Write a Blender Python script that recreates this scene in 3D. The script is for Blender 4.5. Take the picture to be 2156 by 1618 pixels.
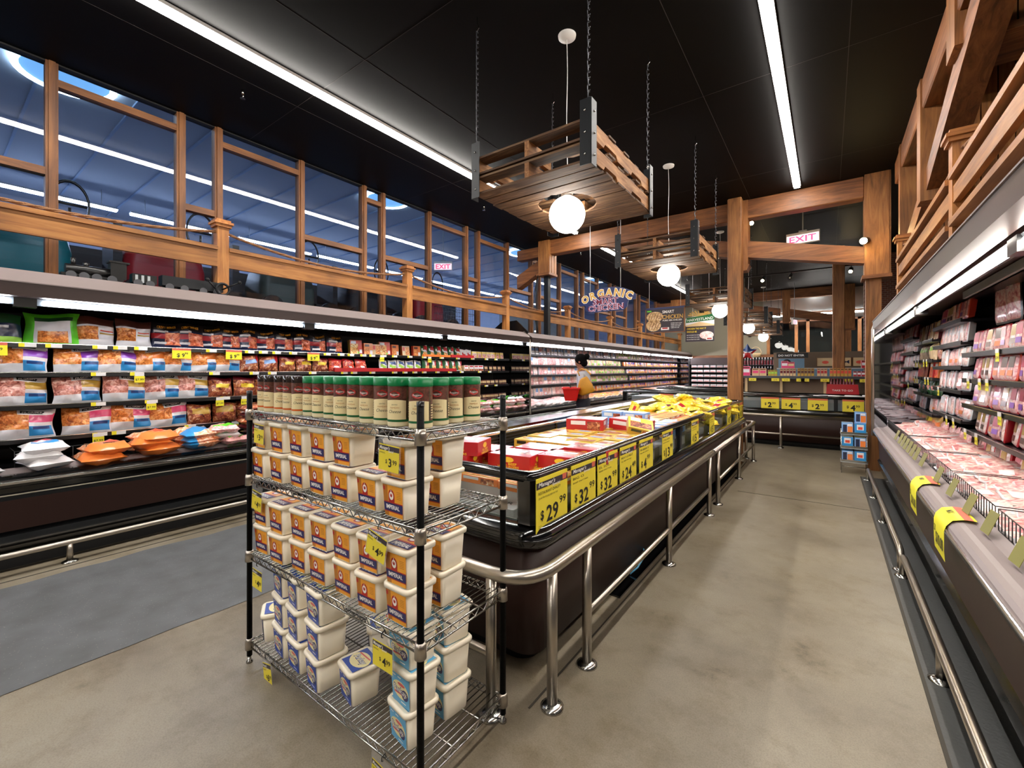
import bpy, math, random
from mathutils import Vector, Matrix
random.seed(7)
for o in list(bpy.data.objects): bpy.data.objects.remove(o)
SC = bpy.context.scene
COL = SC.collection
PI = math.pi
R = math.radians
# ------------------------------------------------------------------ camera
W_, H_, F_ = 2156.0, 1618.0, 915.0
cam_d = bpy.data.cameras.new('camera'); cam = bpy.data.objects.new('camera', cam_d); COL.objects.link(cam)
cam_d.sensor_fit = 'HORIZONTAL'; cam_d.sensor_width = 36.0; cam_d.lens = 36.0 * F_ / W_
cam_d.shift_y = -(809 - 779) / W_; cam_d.clip_start = 0.02; cam_d.clip_end = 200
cam.location = (0, 0, 1.5); cam.rotation_euler = (PI / 2, 0, math.atan(665 / 915))
SC.camera = cam
SC.view_settings.view_transform = 'Standard'; SC.view_settings.look = 'None'
SC.view_settings.gamma = 1.0; SC.view_settings.use_curve_mapping = False
SC.view_settings.exposure = 1.05
# ------------------------------------------------------------------ world (dim evening outside)
wd = bpy.data.worlds.new('world'); SC.world = wd; wd.use_nodes = True
wd.node_tree.nodes['Background'].inputs[0].default_value = (0.35, 0.45, 0.7, 1)
wd.node_tree.nodes['Background'].inputs[1].default_value = 0.12
HC = 4.4      # ceiling height
STRIP = 40.0   # strength of the ceiling strips
CASEL = 34.0   # strength of the case tubes
GLOBE = 14.0

# ------------------------------------------------------------------ materials
def lin(c):
    return c / 12.92 if c <= 0.04045 else ((c + 0.055) / 1.055) ** 2.4
def rgb(h):
    return tuple(lin(int(h[i:i + 2], 16) / 255) for i in (0, 2, 4)) + (1,)
MATS = {}
def base(name):
    m = bpy.data.materials.new(name); m.use_nodes = True
    nt = m.node_tree; b = nt.nodes['Principled BSDF']
    return m, nt, b
def mt(name, hx, rough=0.5, metal=0.0, emit=0, ehx=None, coat=0, spec=None, alpha=None, bump=0, bs=30):
    if name in MATS: return MATS[name]
    m, nt, b = base(name)
    b.inputs['Base Color'].default_value = rgb(hx); b.inputs['Roughness'].default_value = rough
    b.inputs['Metallic'].default_value = metal
    if coat: b.inputs['Coat Weight'].default_value = coat; b.inputs['Coat Roughness'].default_value = 0.12
    if spec is not None: b.inputs['Specular IOR Level'].default_value = spec
    if emit:
        b.inputs['Emission Color'].default_value = rgb(ehx or hx); b.inputs['Emission Strength'].default_value = emit
    if alpha is not None: b.inputs['Alpha'].default_value = alpha
    if bump:
        n = nt.nodes.new('ShaderNodeTexNoise'); n.inputs['Scale'].default_value = bs
        tc = nt.nodes.new('ShaderNodeTexCoord'); bp = nt.nodes.new('ShaderNodeBump')
        bp.inputs['Strength'].default_value = bump; bp.inputs['Distance'].default_value = 0.01
        nt.links.new(tc.outputs['Object'], n.inputs['Vector']); nt.links.new(n.outputs['Fac'], bp.inputs['Height'])
        nt.links.new(bp.outputs['Normal'], b.inputs['Normal'])
    MATS[name] = m; return m
def ramp(nt, stops):
    r = nt.nodes.new('ShaderNodeValToRGB'); e = r.color_ramp.elements
    while len(e) > 1: e.remove(e[-1])
    e[0].position = stops[0][0]; e[0].color = rgb(stops[0][1])
    for p, h in stops[1:]:
        k = e.new(p); k.color = rgb(h)
    return r
def wood(name, dark, mid, light, along='Y', scale=1.0, rough=0.55):
    if name in MATS: return MATS[name]
    m, nt, b = base(name); tc = nt.nodes.new('ShaderNodeTexCoord'); mp = nt.nodes.new('ShaderNodeMapping')
    s = {'X': (1.2, 14, 14), 'Y': (14, 1.2, 14), 'Z': (14, 14, 1.2)}[along]
    mp.inputs['Scale'].default_value = tuple(a * scale for a in s)
    n = nt.nodes.new('ShaderNodeTexNoise'); n.inputs['Scale'].default_value = 1.0; n.inputs['Detail'].default_value = 6
    n.inputs['Distortion'].default_value = 1.6; n.inputs['Roughness'].default_value = 0.62
    r = ramp(nt, [(0.28, dark), (0.5, mid), (0.72, light)])
    n2 = nt.nodes.new('ShaderNodeTexNoise'); n2.inputs['Scale'].default_value = 1.7; n2.inputs['Detail'].default_value = 2
    mx = nt.nodes.new('ShaderNodeMixRGB'); mx.blend_type = 'MULTIPLY'; mx.inputs[0].default_value = 0.6
    r2 = ramp(nt, [(0.3, '9a8f86'), (0.6, 'ffffff')])
    L = nt.links.new
    L(tc.outputs['Object'], mp.inputs['Vector']); L(mp.outputs['Vector'], n.inputs['Vector']); L(n.outputs['Fac'], r.inputs[0])
    L(tc.outputs['Object'], n2.inputs['Vector']); L(n2.outputs['Fac'], r2.inputs[0])
    L(r.outputs[0], mx.inputs[1]); L(r2.outputs[0], mx.inputs[2]); L(mx.outputs[0], b.inputs['Base Color'])
    b.inputs['Roughness'].default_value = rough
    bp = nt.nodes.new('ShaderNodeBump'); bp.inputs['Strength'].default_value = 0.25; bp.inputs['Distance'].default_value = 0.004
    L(n.outputs['Fac'], bp.inputs['Height']); L(bp.outputs['Normal'], b.inputs['Normal'])
    MATS[name] = m; return m
def food(name, stops, scale=45, rough=0.3, coat=0.5):
    """printed or see-through product: blotches of a few colours"""
    if name in MATS: return MATS[name]
    m, nt, b = base(name); tc = nt.nodes.new('ShaderNodeTexCoord')
    oi = nt.nodes.new('ShaderNodeObjectInfo'); ad = nt.nodes.new('ShaderNodeVectorMath'); ad.operation = 'ADD'
    v = nt.nodes.new('ShaderNodeTexNoise'); v.inputs['Scale'].default_value = scale; v.inputs['Detail'].default_value = 2.5
    v.inputs['Distortion'].default_value = 1.2
    r = ramp(nt, stops); L = nt.links.new
    L(tc.outputs['Object'], ad.inputs[0]); L(oi.outputs['Location'], ad.inputs[1]); L(ad.outputs[0], v.inputs['Vector'])
    L(v.outputs['Fac'], r.inputs[0]); L(r.outputs[0], b.inputs['Base Color'])
    b.inputs['Roughness'].default_value = rough; b.inputs['Coat Weight'].default_value = coat; b.inputs['Coat Roughness'].default_value = 0.15
    MATS[name] = m; return m
def glassy(name, tint='ffffff', ior=1.5, extra=0.0):
    if name in MATS: return MATS[name]
    m, nt, b = base(name); nt.nodes.remove(b); out = nt.nodes['Material Output']
    t = nt.nodes.new('ShaderNodeBsdfTransparent'); t.inputs[0].default_value = rgb(tint)
    g = nt.nodes.new('ShaderNodeBsdfGlossy'); g.inputs['Roughness'].default_value = 0.015
    f = nt.nodes.new('ShaderNodeFresnel'); f.inputs[0].default_value = ior
    ma = nt.nodes.new('ShaderNodeMath'); ma.operation = 'ADD'; ma.inputs[1].default_value = extra
    mx = nt.nodes.new('ShaderNodeMixShader'); L = nt.links.new
    L(f.outputs[0], ma.inputs[0]); L(ma.outputs[0], mx.inputs[0]); L(t.outputs[0], mx.inputs[1]); L(g.outputs[0], mx.inputs[2]); L(mx.outputs[0], out.inputs[0])
    MATS[name] = m; return m

def floor_mat():
    m, nt, b = base('polished_concrete'); L = nt.links.new
    tc = nt.nodes.new('ShaderNodeTexCoord')
    n = nt.nodes.new('ShaderNodeTexNoise'); n.inputs['Scale'].default_value = 0.9; n.inputs['Detail'].default_value = 8; n.inputs['Roughness'].default_value = 0.65
    r = ramp(nt, [(0.28, '63594a'), (0.45, '7d7363'), (0.6, '8a806f'), (0.78, '979080')])
    n2 = nt.nodes.new('ShaderNodeTexNoise'); n2.inputs['Scale'].default_value = 3.1; n2.inputs['Detail'].default_value = 10; n2.inputs['Roughness'].default_value = 0.75
    r2 = ramp(nt, [(0.3, '7a6a56'), (0.40, 'e2dccf'), (0.52, 'ffffff')])
    mx = nt.nodes.new('ShaderNodeMixRGB'); mx.blend_type = 'MULTIPLY'; mx.inputs[0].default_value = 0.75
    n3 = nt.nodes.new('ShaderNodeTexNoise'); n3.inputs['Scale'].default_value = 160; n3.inputs['Detail'].default_value = 2
    r3 = ramp(nt, [(0.3, 'c9c4ba'), (0.6, 'ffffff')])
    m3 = nt.nodes.new('ShaderNodeMixRGB'); m3.blend_type = 'MULTIPLY'; m3.inputs[0].default_value = 0.5
    L(tc.outputs['Object'], n.inputs['Vector']); L(n.outputs['Fac'], r.inputs[0])
    L(tc.outputs['Object'], n2.inputs['Vector']); L(n2.outputs['Fac'], r2.inputs[0]); L(tc.outputs['Object'], n3.inputs['Vector']); L(n3.outputs['Fac'], r3.inputs[0])
    L(r.outputs[0], mx.inputs[1]); L(r2.outputs[0], mx.inputs[2]); L(mx.outputs[0], m3.inputs[1]); L(r3.outputs[0], m3.inputs[2]); L(m3.outputs[0], b.inputs['Base Color'])
    rr = nt.nodes.new('ShaderNodeMapRange'); rr.inputs[3].default_value = 0.28; rr.inputs[4].default_value = 0.5
    L(n2.outputs['Fac'], rr.inputs[0]); L(rr.outputs[0], b.inputs['Roughness'])
    return m
def patch_mat():
    m, nt, b = base('grey_floor_patch'); L = nt.links.new
    tc = nt.nodes.new('ShaderNodeTexCoord')
    v = nt.nodes.new('ShaderNodeTexVoronoi'); v.inputs['Scale'].default_value = 55
    n = nt.nodes.new('ShaderNodeTexNoise'); n.inputs['Scale'].default_value = 5; n.inputs['Detail'].default_value = 8
    r = ramp(nt, [(0.0, 'a8a49a'), (0.10, '77756f'), (0.16, '5a5b5c'), (1, '5a5b5c')])
    r2 = ramp(nt, [(0.3, 'cccac6'), (0.65, 'ffffff')]); mx = nt.nodes.new('ShaderNodeMixRGB'); mx.blend_type = 'MULTIPLY'; mx.inputs[0].default_value = 0.8
    L(tc.outputs['Object'], v.inputs['Vector']); L(v.outputs['Distance'], r.inputs[0]); L(tc.outputs['Object'], n.inputs['Vector']); L(n.outputs['Fac'], r2.inputs[0])
    L(r.outputs[0], mx.inputs[1]); L(r2.outputs[0], mx.inputs[2]); L(mx.outputs[0], b.inputs['Base Color']); b.inputs['Roughness'].default_value = 0.6
    return m

K = dict(
    floor=floor_mat(), patch=patch_mat(),
    strip=mt('painted_rail_shade', '3c3d3d', 0.5, bump=0.2, bs=60), groove=mt('floor_groove', '3a352d', 0.8),
    ceil=mt('black_ceiling', '080707', 0.55, spec=0.08), seam=mt('ceiling_seam', '2a2524', 0.7),
    fasc=mt('mauve_fascia', '877a79', 0.45), brown=mt('brown_panel', '2f1b16', 0.42, spec=.3), brownd=mt('brown_dark_panel', '33211e', 0.4),
    blk=mt('black_plastic', '0c0c0d', 0.28), blkg=mt('black_gloss', '070708', 0.12, coat=0.6), blkm=mt('black_matt', '0d0c0c', 0.7),
    dshelf=mt('dark_shelf', '17161a', 0.35), steel=mt('brushed_steel', 'b9b1a6', 0.3, 1.0), chrome=mt('chrome', 'aaa8a3', 0.2, 1.0),
    dsteel=mt('dark_steel', '55565a', 0.4, 1.0), trimw=mt('chrome_trim', 'e8e6e4', 0.18, 1.0), mirror=mt('mirror_panel', 'a2a2a8', 0.03, 1.0), kraft=mt('brown_board', '6e5b48', .7),
    white=mt('white_plastic', 'e6e4e0', 0.4), lamp=mt('strip_lamp', 'ffffff', 0.5, emit=STRIP, ehx='fffaf2'),
    tubel=mt('case_tube', 'ffffff', 0.5, emit=CASEL, ehx='f2f7ff'), tuber=mt('case_tube_warm', 'ffffff', 0.5, emit=CASEL, ehx='fff6ea'),
    reflector=mt('reflector', '9aa4ad', 0.3, 0.6), globe=mt('opal_globe', 'ffffff', 0.4, emit=GLOBE, ehx='fffaf0'),
    spot=mt('spot_lens', 'ffffff', 0.4, emit=90, ehx='ffdf9a'), glass=glassy('clear_glass', 'e9f2f0', 1.45), wglass=glassy('window_glass', 'ccd4e0', 1.5, 0.03),
    wy=wood('fir_along', '6f421f', '9c652f', 'b37c42', 'Y'), wx=wood('fir_across', '7a4520', 'a9692f', 'c58744', 'X'), wz=wood('fir_upright', '84502a', 'b57638', 'cf9450', 'Z'),
    ty=wood('timber_along', '55300f', '84502a', 'a06838', 'Y'), tx=wood('timber_across', '55300f', '84502a', 'a06838', 'X'), tz=wood('timber_upright', '66401d', '966030', 'ae7842', 'Z'),
    px=wood('pallet_board', '2c1b0f', '57391f', '8a6a48', 'X', 1.6, 0.75), py=wood('pallet_stringer', '6b4322', '9c6a3c', 'c3925d', 'Y', 1.6, 0.7),
    wwy=wood('window_fir_along', '5a3316', '7f4e25', '97622f', 'Y'), wwz=wood('window_fir_upright', '5a3316', '7f4e25', '97622f', 'Z'),
    rope=mt('hemp_rope', '8a6344', 0.9, bump=0.6, bs=90), iron=mt('black_iron', '16181c', 0.45, 0.4),
    beige=mt('beige_wall', '8d8672', 0.7), bluew=mt('blue_wall', '8a93a6', 0.8), blued=mt('blue_ceiling', 'a0a6b0', 0.8), dwall=mt('dark_wall', '1a1716', 0.7),
    teal=mt('teal_paint', '0f7f86', 0.3), redp=mt('red_paint', 'b3242c', 0.35), grey=mt('grey_liner', '8b918c', 0.35, 0.1), lgrey=mt('light_grey', 'a7adb0', 0.4),
    yel=mt('yellow_tag', 'ead53a', 0.45), yelb=mt('yellow_tag_bright', 'f0e52a', 0.45), ink=mt('black_ink', '17130f', 0.6), tagk=mt('tag_header', '352b33', 0.5), wink=mt('white_ink', 'f3f0ea', 0.5), tagr=mt('red_header', 'd4664f', 0.5),
    cream=mt('cream_plastic', 'fbf0da', 0.35, coat=0.2), navy=mt('navy_print', '23245f', 0.4), red=mt('red_print', 'b3231f', 0.4), gold=mt('gold_print', 'f0a42c', 0.4), goldd=mt('brown_lid_film', '5c2f24', 0.35),
    blue=mt('blue_print', '27459c', 0.4), lblue=mt('light_blue_print', '5fa6cf', 0.4), crm=mt('cream_print', 'e9dca6', 0.4), pinkr=mt('coral_print', 'd95a5a', 0.4),
    green=mt('green_lid', '0c7a44', 0.3), dgreen=mt('green_band', '14602f', 0.4), parm=mt('jar_label', 'eedca8', 0.5), plum=food('plum_wood_label', [(0.3, '4a2a22'), (0.7, '7a4b3c')], 60), parmb=mt('cheese_base', 'e6d9b0', 0.4), orange=mt('orange_band', 'd9651c', 0.4), clearb=mt('clear_cap', '2a201e', 0.15),
)
# printed packaging colours and food textures
for k, h in dict(pw='e9e6e8', pgreen='5fce2a', pdkgreen='1d4a25', pnavy='1c2547', pblue='2f8fd0', pdblue='1b3f7a', ppurple='8a3fb5', porange='ee8238', ppink='e8487e', pgold='c29a3c', pred='b81f28', pyel='f0cf3a', pbrown='5b2d22', pblack='1a1618', ptan='d9b98a', pgrey='9b979c', plime='9ccf4a', pmag='c93a60', psky='8fb4e6', pviolet='5a56c9', pcoral='e04f38', pburg='6d1a24').items():
    K[k] = mt(k, h, 0.32, coat=0.5)
K['fnug'] = food('nuggets', [(0.3, 'a24a1a'), (0.5, 'ee8a3c'), (0.7, 'ffc27a')], 38)
K['fwing'] = food('wings', [(0.3, '8d3418'), (0.5, 'ea7048'), (0.7, 'ffb488')], 30)
K['fmeat'] = food('meatballs', [(0.3, '7c2f26'), (0.5, 'cf8272'), (0.72, 'f7cabb')], 36)
K['fham'] = food('smoked_meat', [(0.3, '4a1712'), (0.5, 'a9543a'), (0.6, 'd08a52'), (0.75, 'f6e4d4')], 26)
K['fred'] = food('red_sausage', [(0.3, '6d1018'), (0.5, 'd2392c'), (0.62, 'ef7440'), (0.75, 'fff0e0')], 24)
K['fpink'] = food('pink_meat', [(0.25, 'c9707a'), (0.5, 'f3b1ad'), (0.75, 'fff1ec')], 26)
K['fbac'] = food('bacon', [(0.25, 'a83f48'), (0.42, 'dc8a88'), (0.55, 'f5cabf'), (0.72, 'fff4ea')], 22)
K['forange'] = food('orange_meat', [(0.3, 'c9602c'), (0.5, 'f0a070'), (0.7, 'fff0dc')], 24)
K['fpizza'] = food('pizza', [(0.3, 'a3341d'), (0.5, 'eda64e'), (0.62, 'f5e3a4'), (0.75, 'fff7e0')], 30)
K['fwood'] = food('dark_goods', [(0.3, '2a1712'), (0.6, '6d4a36'), (0.75, 'c9a78a')], 40)
K['fchk'] = food('raw_chicken', [(0.3, 'e3a6a2'), (0.5, 'fad8cf'), (0.7, 'ffffff')], 24)
K['fyel'] = food('yellow_bag', [(0.3, 'b98a10'), (0.5, 'f1d425'), (0.75, 'fff07a')], 26)
K['film'] = mt('clear_film', 'cfc9c6', 0.15, coat=1.0, alpha=0.45)
K['holder'] = mt('clear_tag_holder', 'dcd8d4', 0.1, alpha=0.25)

# ------------------------------------------------------------------ mesh builder
_tx = {}
def text_data(s, bold=0.0, shear=0.0):
    key = (s, bold, shear)
    if key in _tx: return _tx[key]
    c = bpy.data.curves.new('t', 'FONT'); c.body = s; c.size = 1.0; c.offset = bold; c.shear = shear; c.resolution_u = 2
    o = bpy.data.objects.new('t', c); COL.objects.link(o)
    dg = bpy.context.evaluated_depsgraph_get(); dg.update()
    me = bpy.data.meshes.new_from_object(o.evaluated_get(dg))
    v = [(p.co.x, p.co.y) for p in me.vertices]; f = [tuple(p.vertices) for p in me.polygons]
    bpy.data.objects.remove(o); bpy.data.curves.remove(c); bpy.data.meshes.remove(me)
    xs = [a for a, _ in v] or [0]; ys = [b for _, b in v] or [0]
    _tx[key] = (v, f, min(xs), max(xs), min(ys), max(ys)); return _tx[key]
class MB:
    def __init__(s, smooth=False): s.v = []; s.f = []; s.m = []; s.s = []; s.keys = []; s.smooth = smooth
    def mi(s, k):
        if k not in s.keys: s.keys.append(k)
        return s.keys.index(k)
    def add(s, vs, fs, k, sm=None):
        b = len(s.v); s.v += [tuple(v) for v in vs]; i = s.mi(k); sm = s.smooth if sm is None else sm
        for f in fs: s.f.append(tuple(b + j for j in f)); s.m.append(i); s.s.append(sm)
        return s
    def box(s, x0, x1, y0, y1, z0, z1, k='white'):
        if x0 > x1: x0, x1 = x1, x0
        if y0 > y1: y0, y1 = y1, y0
        v = [(x, y, z) for z in (z0, z1) for y in (y0, y1) for x in (x0, x1)]
        return s.add(v, [(0, 2, 3, 1), (4, 5, 7, 6), (0, 1, 5, 4), (2, 6, 7, 3), (0, 4, 6, 2), (1, 3, 7, 5)], k, False)
    def bbox(s, x0, x1, y0, y1, z0, z1, k='white', b=0.01):
        """box with chamfered edges"""
        if x0 > x1: x0, x1 = x1, x0
        if y0 > y1: y0, y1 = y1, y0
        def ring(z, i):
            return [(x0 + i + b, y0 + i, z), (x1 - i - b, y0 + i, z), (x1 - i, y0 + i + b, z), (x1 - i, y1 - i - b, z), (x1 - i - b, y1 - i, z), (x0 + i + b, y1 - i, z), (x0 + i, y1 - i - b, z), (x0 + i, y0 + i + b, z)]
        return s.loft([ring(z0, b), ring(z0 + b, 0), ring(z1 - b, 0), ring(z1, b)], k, sm=False)
    def quad(s, a, b, c, d, k): return s.add([a, b, c, d], [(0, 1, 2, 3)], k, False)
    def obox(s, c, size, rot, k):
        """box by centre, size and rotation matrix (3x3)"""
        hx, hy, hz = (q / 2 for q in size); C = Vector(c)
        v = [C + rot @ Vector((x, y, z)) for z in (-hz, hz) for y in (-hy, hy) for x in (-hx, hx)]
        return s.add(v, [(0, 2, 3, 1), (4, 5, 7, 6), (0, 1, 5, 4), (2, 6, 7, 3), (0, 4, 6, 2), (1, 3, 7, 5)], k, False)
    def loft(s, secs, k, cap=True, sm=None, closed=True):
        n = len(secs[0]); v = [p for q in secs for p in q]; f = []
        for i in range(len(secs) - 1):
            for j in range(n if closed else n - 1):
                a = i * n + j; b = i * n + (j + 1) % n; f.append((a, b, b + n, a + n))
        s.add(v, f, k, sm)
        if cap:
            b = len(s.v) - len(v); i = s.mi(k)
            s.f.append(tuple(b + j for j in range(n - 1, -1, -1))); s.m.append(i); s.s.append(False)
            s.f.append(tuple(b + (len(secs) - 1) * n + j for j in range(n))); s.m.append(i); s.s.append(False)
        return s
    def prism(s, pts, axis, a0, a1, k, sm=False):
        """pts in the two other axes (order x,y,z without axis)"""
        def mk(a):
            if axis == 'x': return [(a, p, q) for p, q in pts]
            if axis == 'y': return [(p, a, q) for p, q in pts]
            return [(p, q, a) for p, q in pts]
        return s.loft([mk(a0), mk(a1)], k, True, sm)
    def tube(s, path, r, k, n=8, cap=True, rs=None):
        P = [Vector(p) for p in path]; secs = []
        up = Vector((0, 0, 1)); prev = None
        for i, p in enumerate(P):
            d = (P[min(i + 1, len(P) - 1)] - P[max(i - 1, 0)]).normalized()
            if prev is None:
                a = d.cross(up)
                if a.length < 1e-3: a = d.cross(Vector((1, 0, 0)))
            else:
                a = prev - d * prev.dot(d)
                if a.length < 1e-4: a = d.cross(up)
            a.normalize(); prev = a; b = d.cross(a); rr = rs[i] if rs else r
            secs.append([p + (a * math.cos(2 * PI * j / n) + b * math.sin(2 * PI * j / n)) * rr for j in range(n)])
        return s.loft(secs, k, cap, True)
    def ring(s, c, r, tr, k, ax='z', n=16, m=6):
        P = []
        for i in range(n + 1):
            t = 2 * PI * i / n; a, b = r * math.cos(t), r * math.sin(t)
            P.append((c[0] + a, c[1] + b, c[2]) if ax == 'z' else ((c[0] + a, c[1], c[2] + b) if ax == 'y' else (c[0], c[1] + a, c[2] + b)))
        return s.tube(P, tr, k, m, False)
    def lathe(s, prof, c, k, n=20, a0=0, a1=2 * PI, sm=True):
        """prof: [(r,z)]; ks can be list per segment"""
        full = abs(a1 - a0 - 2 * PI) < 1e-6; N = n if full else n + 1
        rings = [[(c[0] + r * math.cos(a0 + (a1 - a0) * j / n), c[1] + r * math.sin(a0 + (a1 - a0) * j / n), c[2] + z) for j in range(N)] for r, z in prof]
        if isinstance(k, str): return s.loft(rings, k, False, sm, full)
        for i in range(len(rings) - 1): s.loft(rings[i:i + 2], k[i], False, sm, full)
        return s
    def ball(s, c, r, k, n=20, m=12, sc=(1, 1, 1)):
        v = []; f = []
        for i in range(m + 1):
            t = PI * i / m
            for j in range(n):
                a = 2 * PI * j / n; v.append((c[0] + r * sc[0] * math.sin(t) * math.cos(a), c[1] + r * sc[1] * math.sin(t) * math.sin(a), c[2] + r * sc[2] * math.cos(t)))
        for i in range(m):
            for j in range(n): f.append((i * n + j, (i + 1) * n + j, (i + 1) * n + (j + 1) % n, i * n + (j + 1) % n))
        return s.add(v, f, k, True)
    def text(s, t, o, xd, yd, size, k, al='l', bold=0.0, shear=0.0, w=None, warp=None):
        v, f, x0, x1, y0, y1 = text_data(t, bold, shear); o = Vector(o); xd = Vector(xd); yd = Vector(yd)
        sx = size if w is None else w / max(x1 - x0, 1e-6)
        off = {'l': x0, 'c': (x0 + x1) / 2, 'r': x1}[al]
        pts = [((a - off) * sx, b * size) for a, b in v]
        vs = [warp(a, b) for a, b in pts] if warp else [o + xd * a + yd * b for a, b in pts]
        return s.add(vs, f, k, False)
    def build(s, name, parent=None, loc=None, rz=0, mats=None):
        me = bpy.data.meshes.new(name); me.from_pydata(s.v, [], s.f)
        for k in s.keys: me.materials.append(K[k])
        me.polygons.foreach_set('material_index', s.m); me.polygons.foreach_set('use_smooth', s.s); me.update()
        o = bpy.data.objects.new(name, me); COL.objects.link(o)
        if parent: o.parent = parent; CH.setdefault(parent.name, []).append(o)
        if loc: o.location = loc
        if rz: o.rotation_euler = (0, 0, rz)
        return o
def tag(o, label=None, cat=None, group=None, kind=None):
    if label: o['label'] = label
    if cat: o['category'] = cat
    if group: o['group'] = group
    if kind: o['kind'] = kind
    return o
def thing(name, label, cat, loc=(0, 0, 0), rz=0, group=None):
    o = bpy.data.objects.new(name, None); o.empty_display_size = 0.05; COL.objects.link(o); o.location = loc; o.rotation_euler = (0, 0, rz)
    return tag(o, label, cat, group)
def struct(name, mb): return tag(mb.build(name), kind='structure')
CH = {}
def kids(o): return CH.get(o.name, [])
def dup(o, loc=None, rot=None, label=None, parent=None, scale=None):
    c = o.copy(); COL.objects.link(c)
    if parent: c.parent = parent; CH.setdefault(parent.name, []).append(c)
    if loc is not None: c.location = loc
    if rot is not None: c.rotation_euler = rot
    if scale is not None: c.scale = scale
    if label: c['label'] = label
    for ch in kids(o): dup(ch, parent=c)
    return c
ORD = ['first', 'second', 'third', 'fourth', 'fifth', 'sixth', 'seventh', 'eighth', 'ninth', 'tenth', 'eleventh', 'twelfth', 'thirteenth', 'fourteenth', 'fifteenth', 'sixteenth', 'seventeenth', 'eighteenth', 'nineteenth', 'twentieth']
def ordn(i):
    if i < 20: return ORD[i]
    n = i + 1; T = {2: 'twenty', 3: 'thirty', 4: 'forty', 5: 'fifty', 6: 'sixty', 7: 'seventy', 8: 'eighty', 9: 'ninety'}[n // 10]
    return (T[:-1] + 'ieth') if n % 10 == 0 else T + '-' + ORD[n % 10 - 1]
class Proto:
    """first use moves the object itself, every later use is a copy"""
    def __init__(s, mk): s.mk = mk; s.o = None
    def put(s, loc, rot=(0, 0, 0), label=None, group=None, scale=None):
        if s.o is None:
            s.o = s.mk(); o = s.o; o.location = loc; o.rotation_euler = rot
            if scale is not None: o.scale = scale
            if label: o['label'] = label
        else: o = dup(s.o, loc, rot, label, scale=scale if scale is not None else (1, 1, 1))
        if group: o['group'] = group
        return o

# ================================================================== ROOM
YN, YF = -9.0, 20.4      # near and far wall
XL, XR = -5.95, 1.8      # window wall line, right wall
m = MB(); m.box(-14.2, 2.2, YN - .2, YF + 3, -0.1, 0, 'floor'); struct('floor', m)
m = MB()
for i in range(6): pass
# grey repaired strip in the left aisle, irregular edge
pts = []; rnd = random.Random(3)
y = YN
L1 = []; L2 = []
while y < 8.0: L1.append((-4.56 + rnd.uniform(-.03, .03), y)); L2.append((-3.06 + rnd.uniform(-.012, .012), y)); y += .22
poly = L1 + L2[::-1]
for i in range(len(L1) - 1):
    a, b, c, d = L1[i], L2[i], L2[i + 1], L1[i + 1]; m.box(0, 0, 0, 0, 0, 0, 'patch') if False else m.quad((a[0], a[1], .003), (b[0], b[1], .003), (c[0], c[1], .003), (d[0], d[1], .003), 'patch')
m.box(-4.70, -4.685, YN, 7.3, 0, .002, 'groove')
m.box(.37, .72, YN, 7.8, 0, .004, 'strip')  # shadow of the right rail and curb, painted on the floor as a dark band
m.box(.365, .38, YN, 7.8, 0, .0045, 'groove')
m.box(-1.075, -1.066, 1.6, 8.0, 0, .002, 'groove'); m.box(-.9, .36, 5.98, 5.99, 0, .002, 'groove')
tag(m.build('floor_repair_and_shade'), kind='structure')
m = MB(); m.box(XL, XR, YN, YF, HC, HC + .1, 'ceil')
for yy in (-7.3, -4.86, -2.4, 0.04, 2.48, 4.92, 7.36, 9.8, 12.2, 14.7, 17.1): m.box(XL, XR, yy, yy + .004, HC - .001, HC, 'seam')
for xx in (-4.73, -3.51, -1.07, .15, 1.37): m.box(xx, xx + .005, YN, YF, HC - .001, HC, 'seam')
struct('ceiling', m)
m = MB(); m.box(XR, XR + .15, YN, YF, 0, HC, 'dwall'); struct('wall_right', m)
m = MB(); m.box(-14.2, XR, YN - .15, YN, 0, 6, 'beige'); struct('wall_near', m)
m = MB(); m.box(XL - .1, XL + .02, YN, YF, 0, 2.0, 'dwall'); struct('wall_left', m)
# hall beyond the windows
m = MB(); m.box(-14.2, -14.0, YN, YF + 3, 0, 5.4, 'bluew'); struct('wall_beyond', m)
m = MB(); m.box(-14.2, XL - .12, YF + 3, YF + 3.15, 0, 5.4, 'bluew'); struct('wall_beyond_far', m)
K['bladd'] = mt('pale_blue_slab', '8fa2bd', .8)
m = MB(); hole = []
m.box(-14.2, XL - .12, YN, YF + 3, 5.2, 5.3, 'blued')
for i in range(30): m.box(-14.2, XL - .12, YN + i * .9, YN + i * .9 + .03, 5.17, 5.2, 'bladd')
struct('ceiling_beyond', m)
m = MB(); m.box(-14.0, XL - .12, YN, YF + 3, 1.85, 1.9, 'bluew'); tag(m.build('floor_beyond'), kind='structure')
# far wall: beige plaster, timber sill and dark window band
m = MB(); m.box(-6.1, -2.0, YF, YF + .12, 0, HC, 'beige'); m.box(-2.0, XR, YF, YF + .12, 0, 1.95, 'beige'); m.box(-2.0, XR, YF, YF + .12, 3.45, HC, 'ceil'); struct('wall_far', m)
m = MB(); m.box(-5.9, XR, YF - .08, YF, 1.95, 2.12, 'tx'); tag(m.build('trim_1'), kind='structure')

m = MB(); m.prism([(19.3, 3.62), (20.4, 3.46), (20.4, 3.55), (19.3, 4.4)], 'x', -2.0, XR, 'lgrey'); struct('ceiling_soffit', m)
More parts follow.
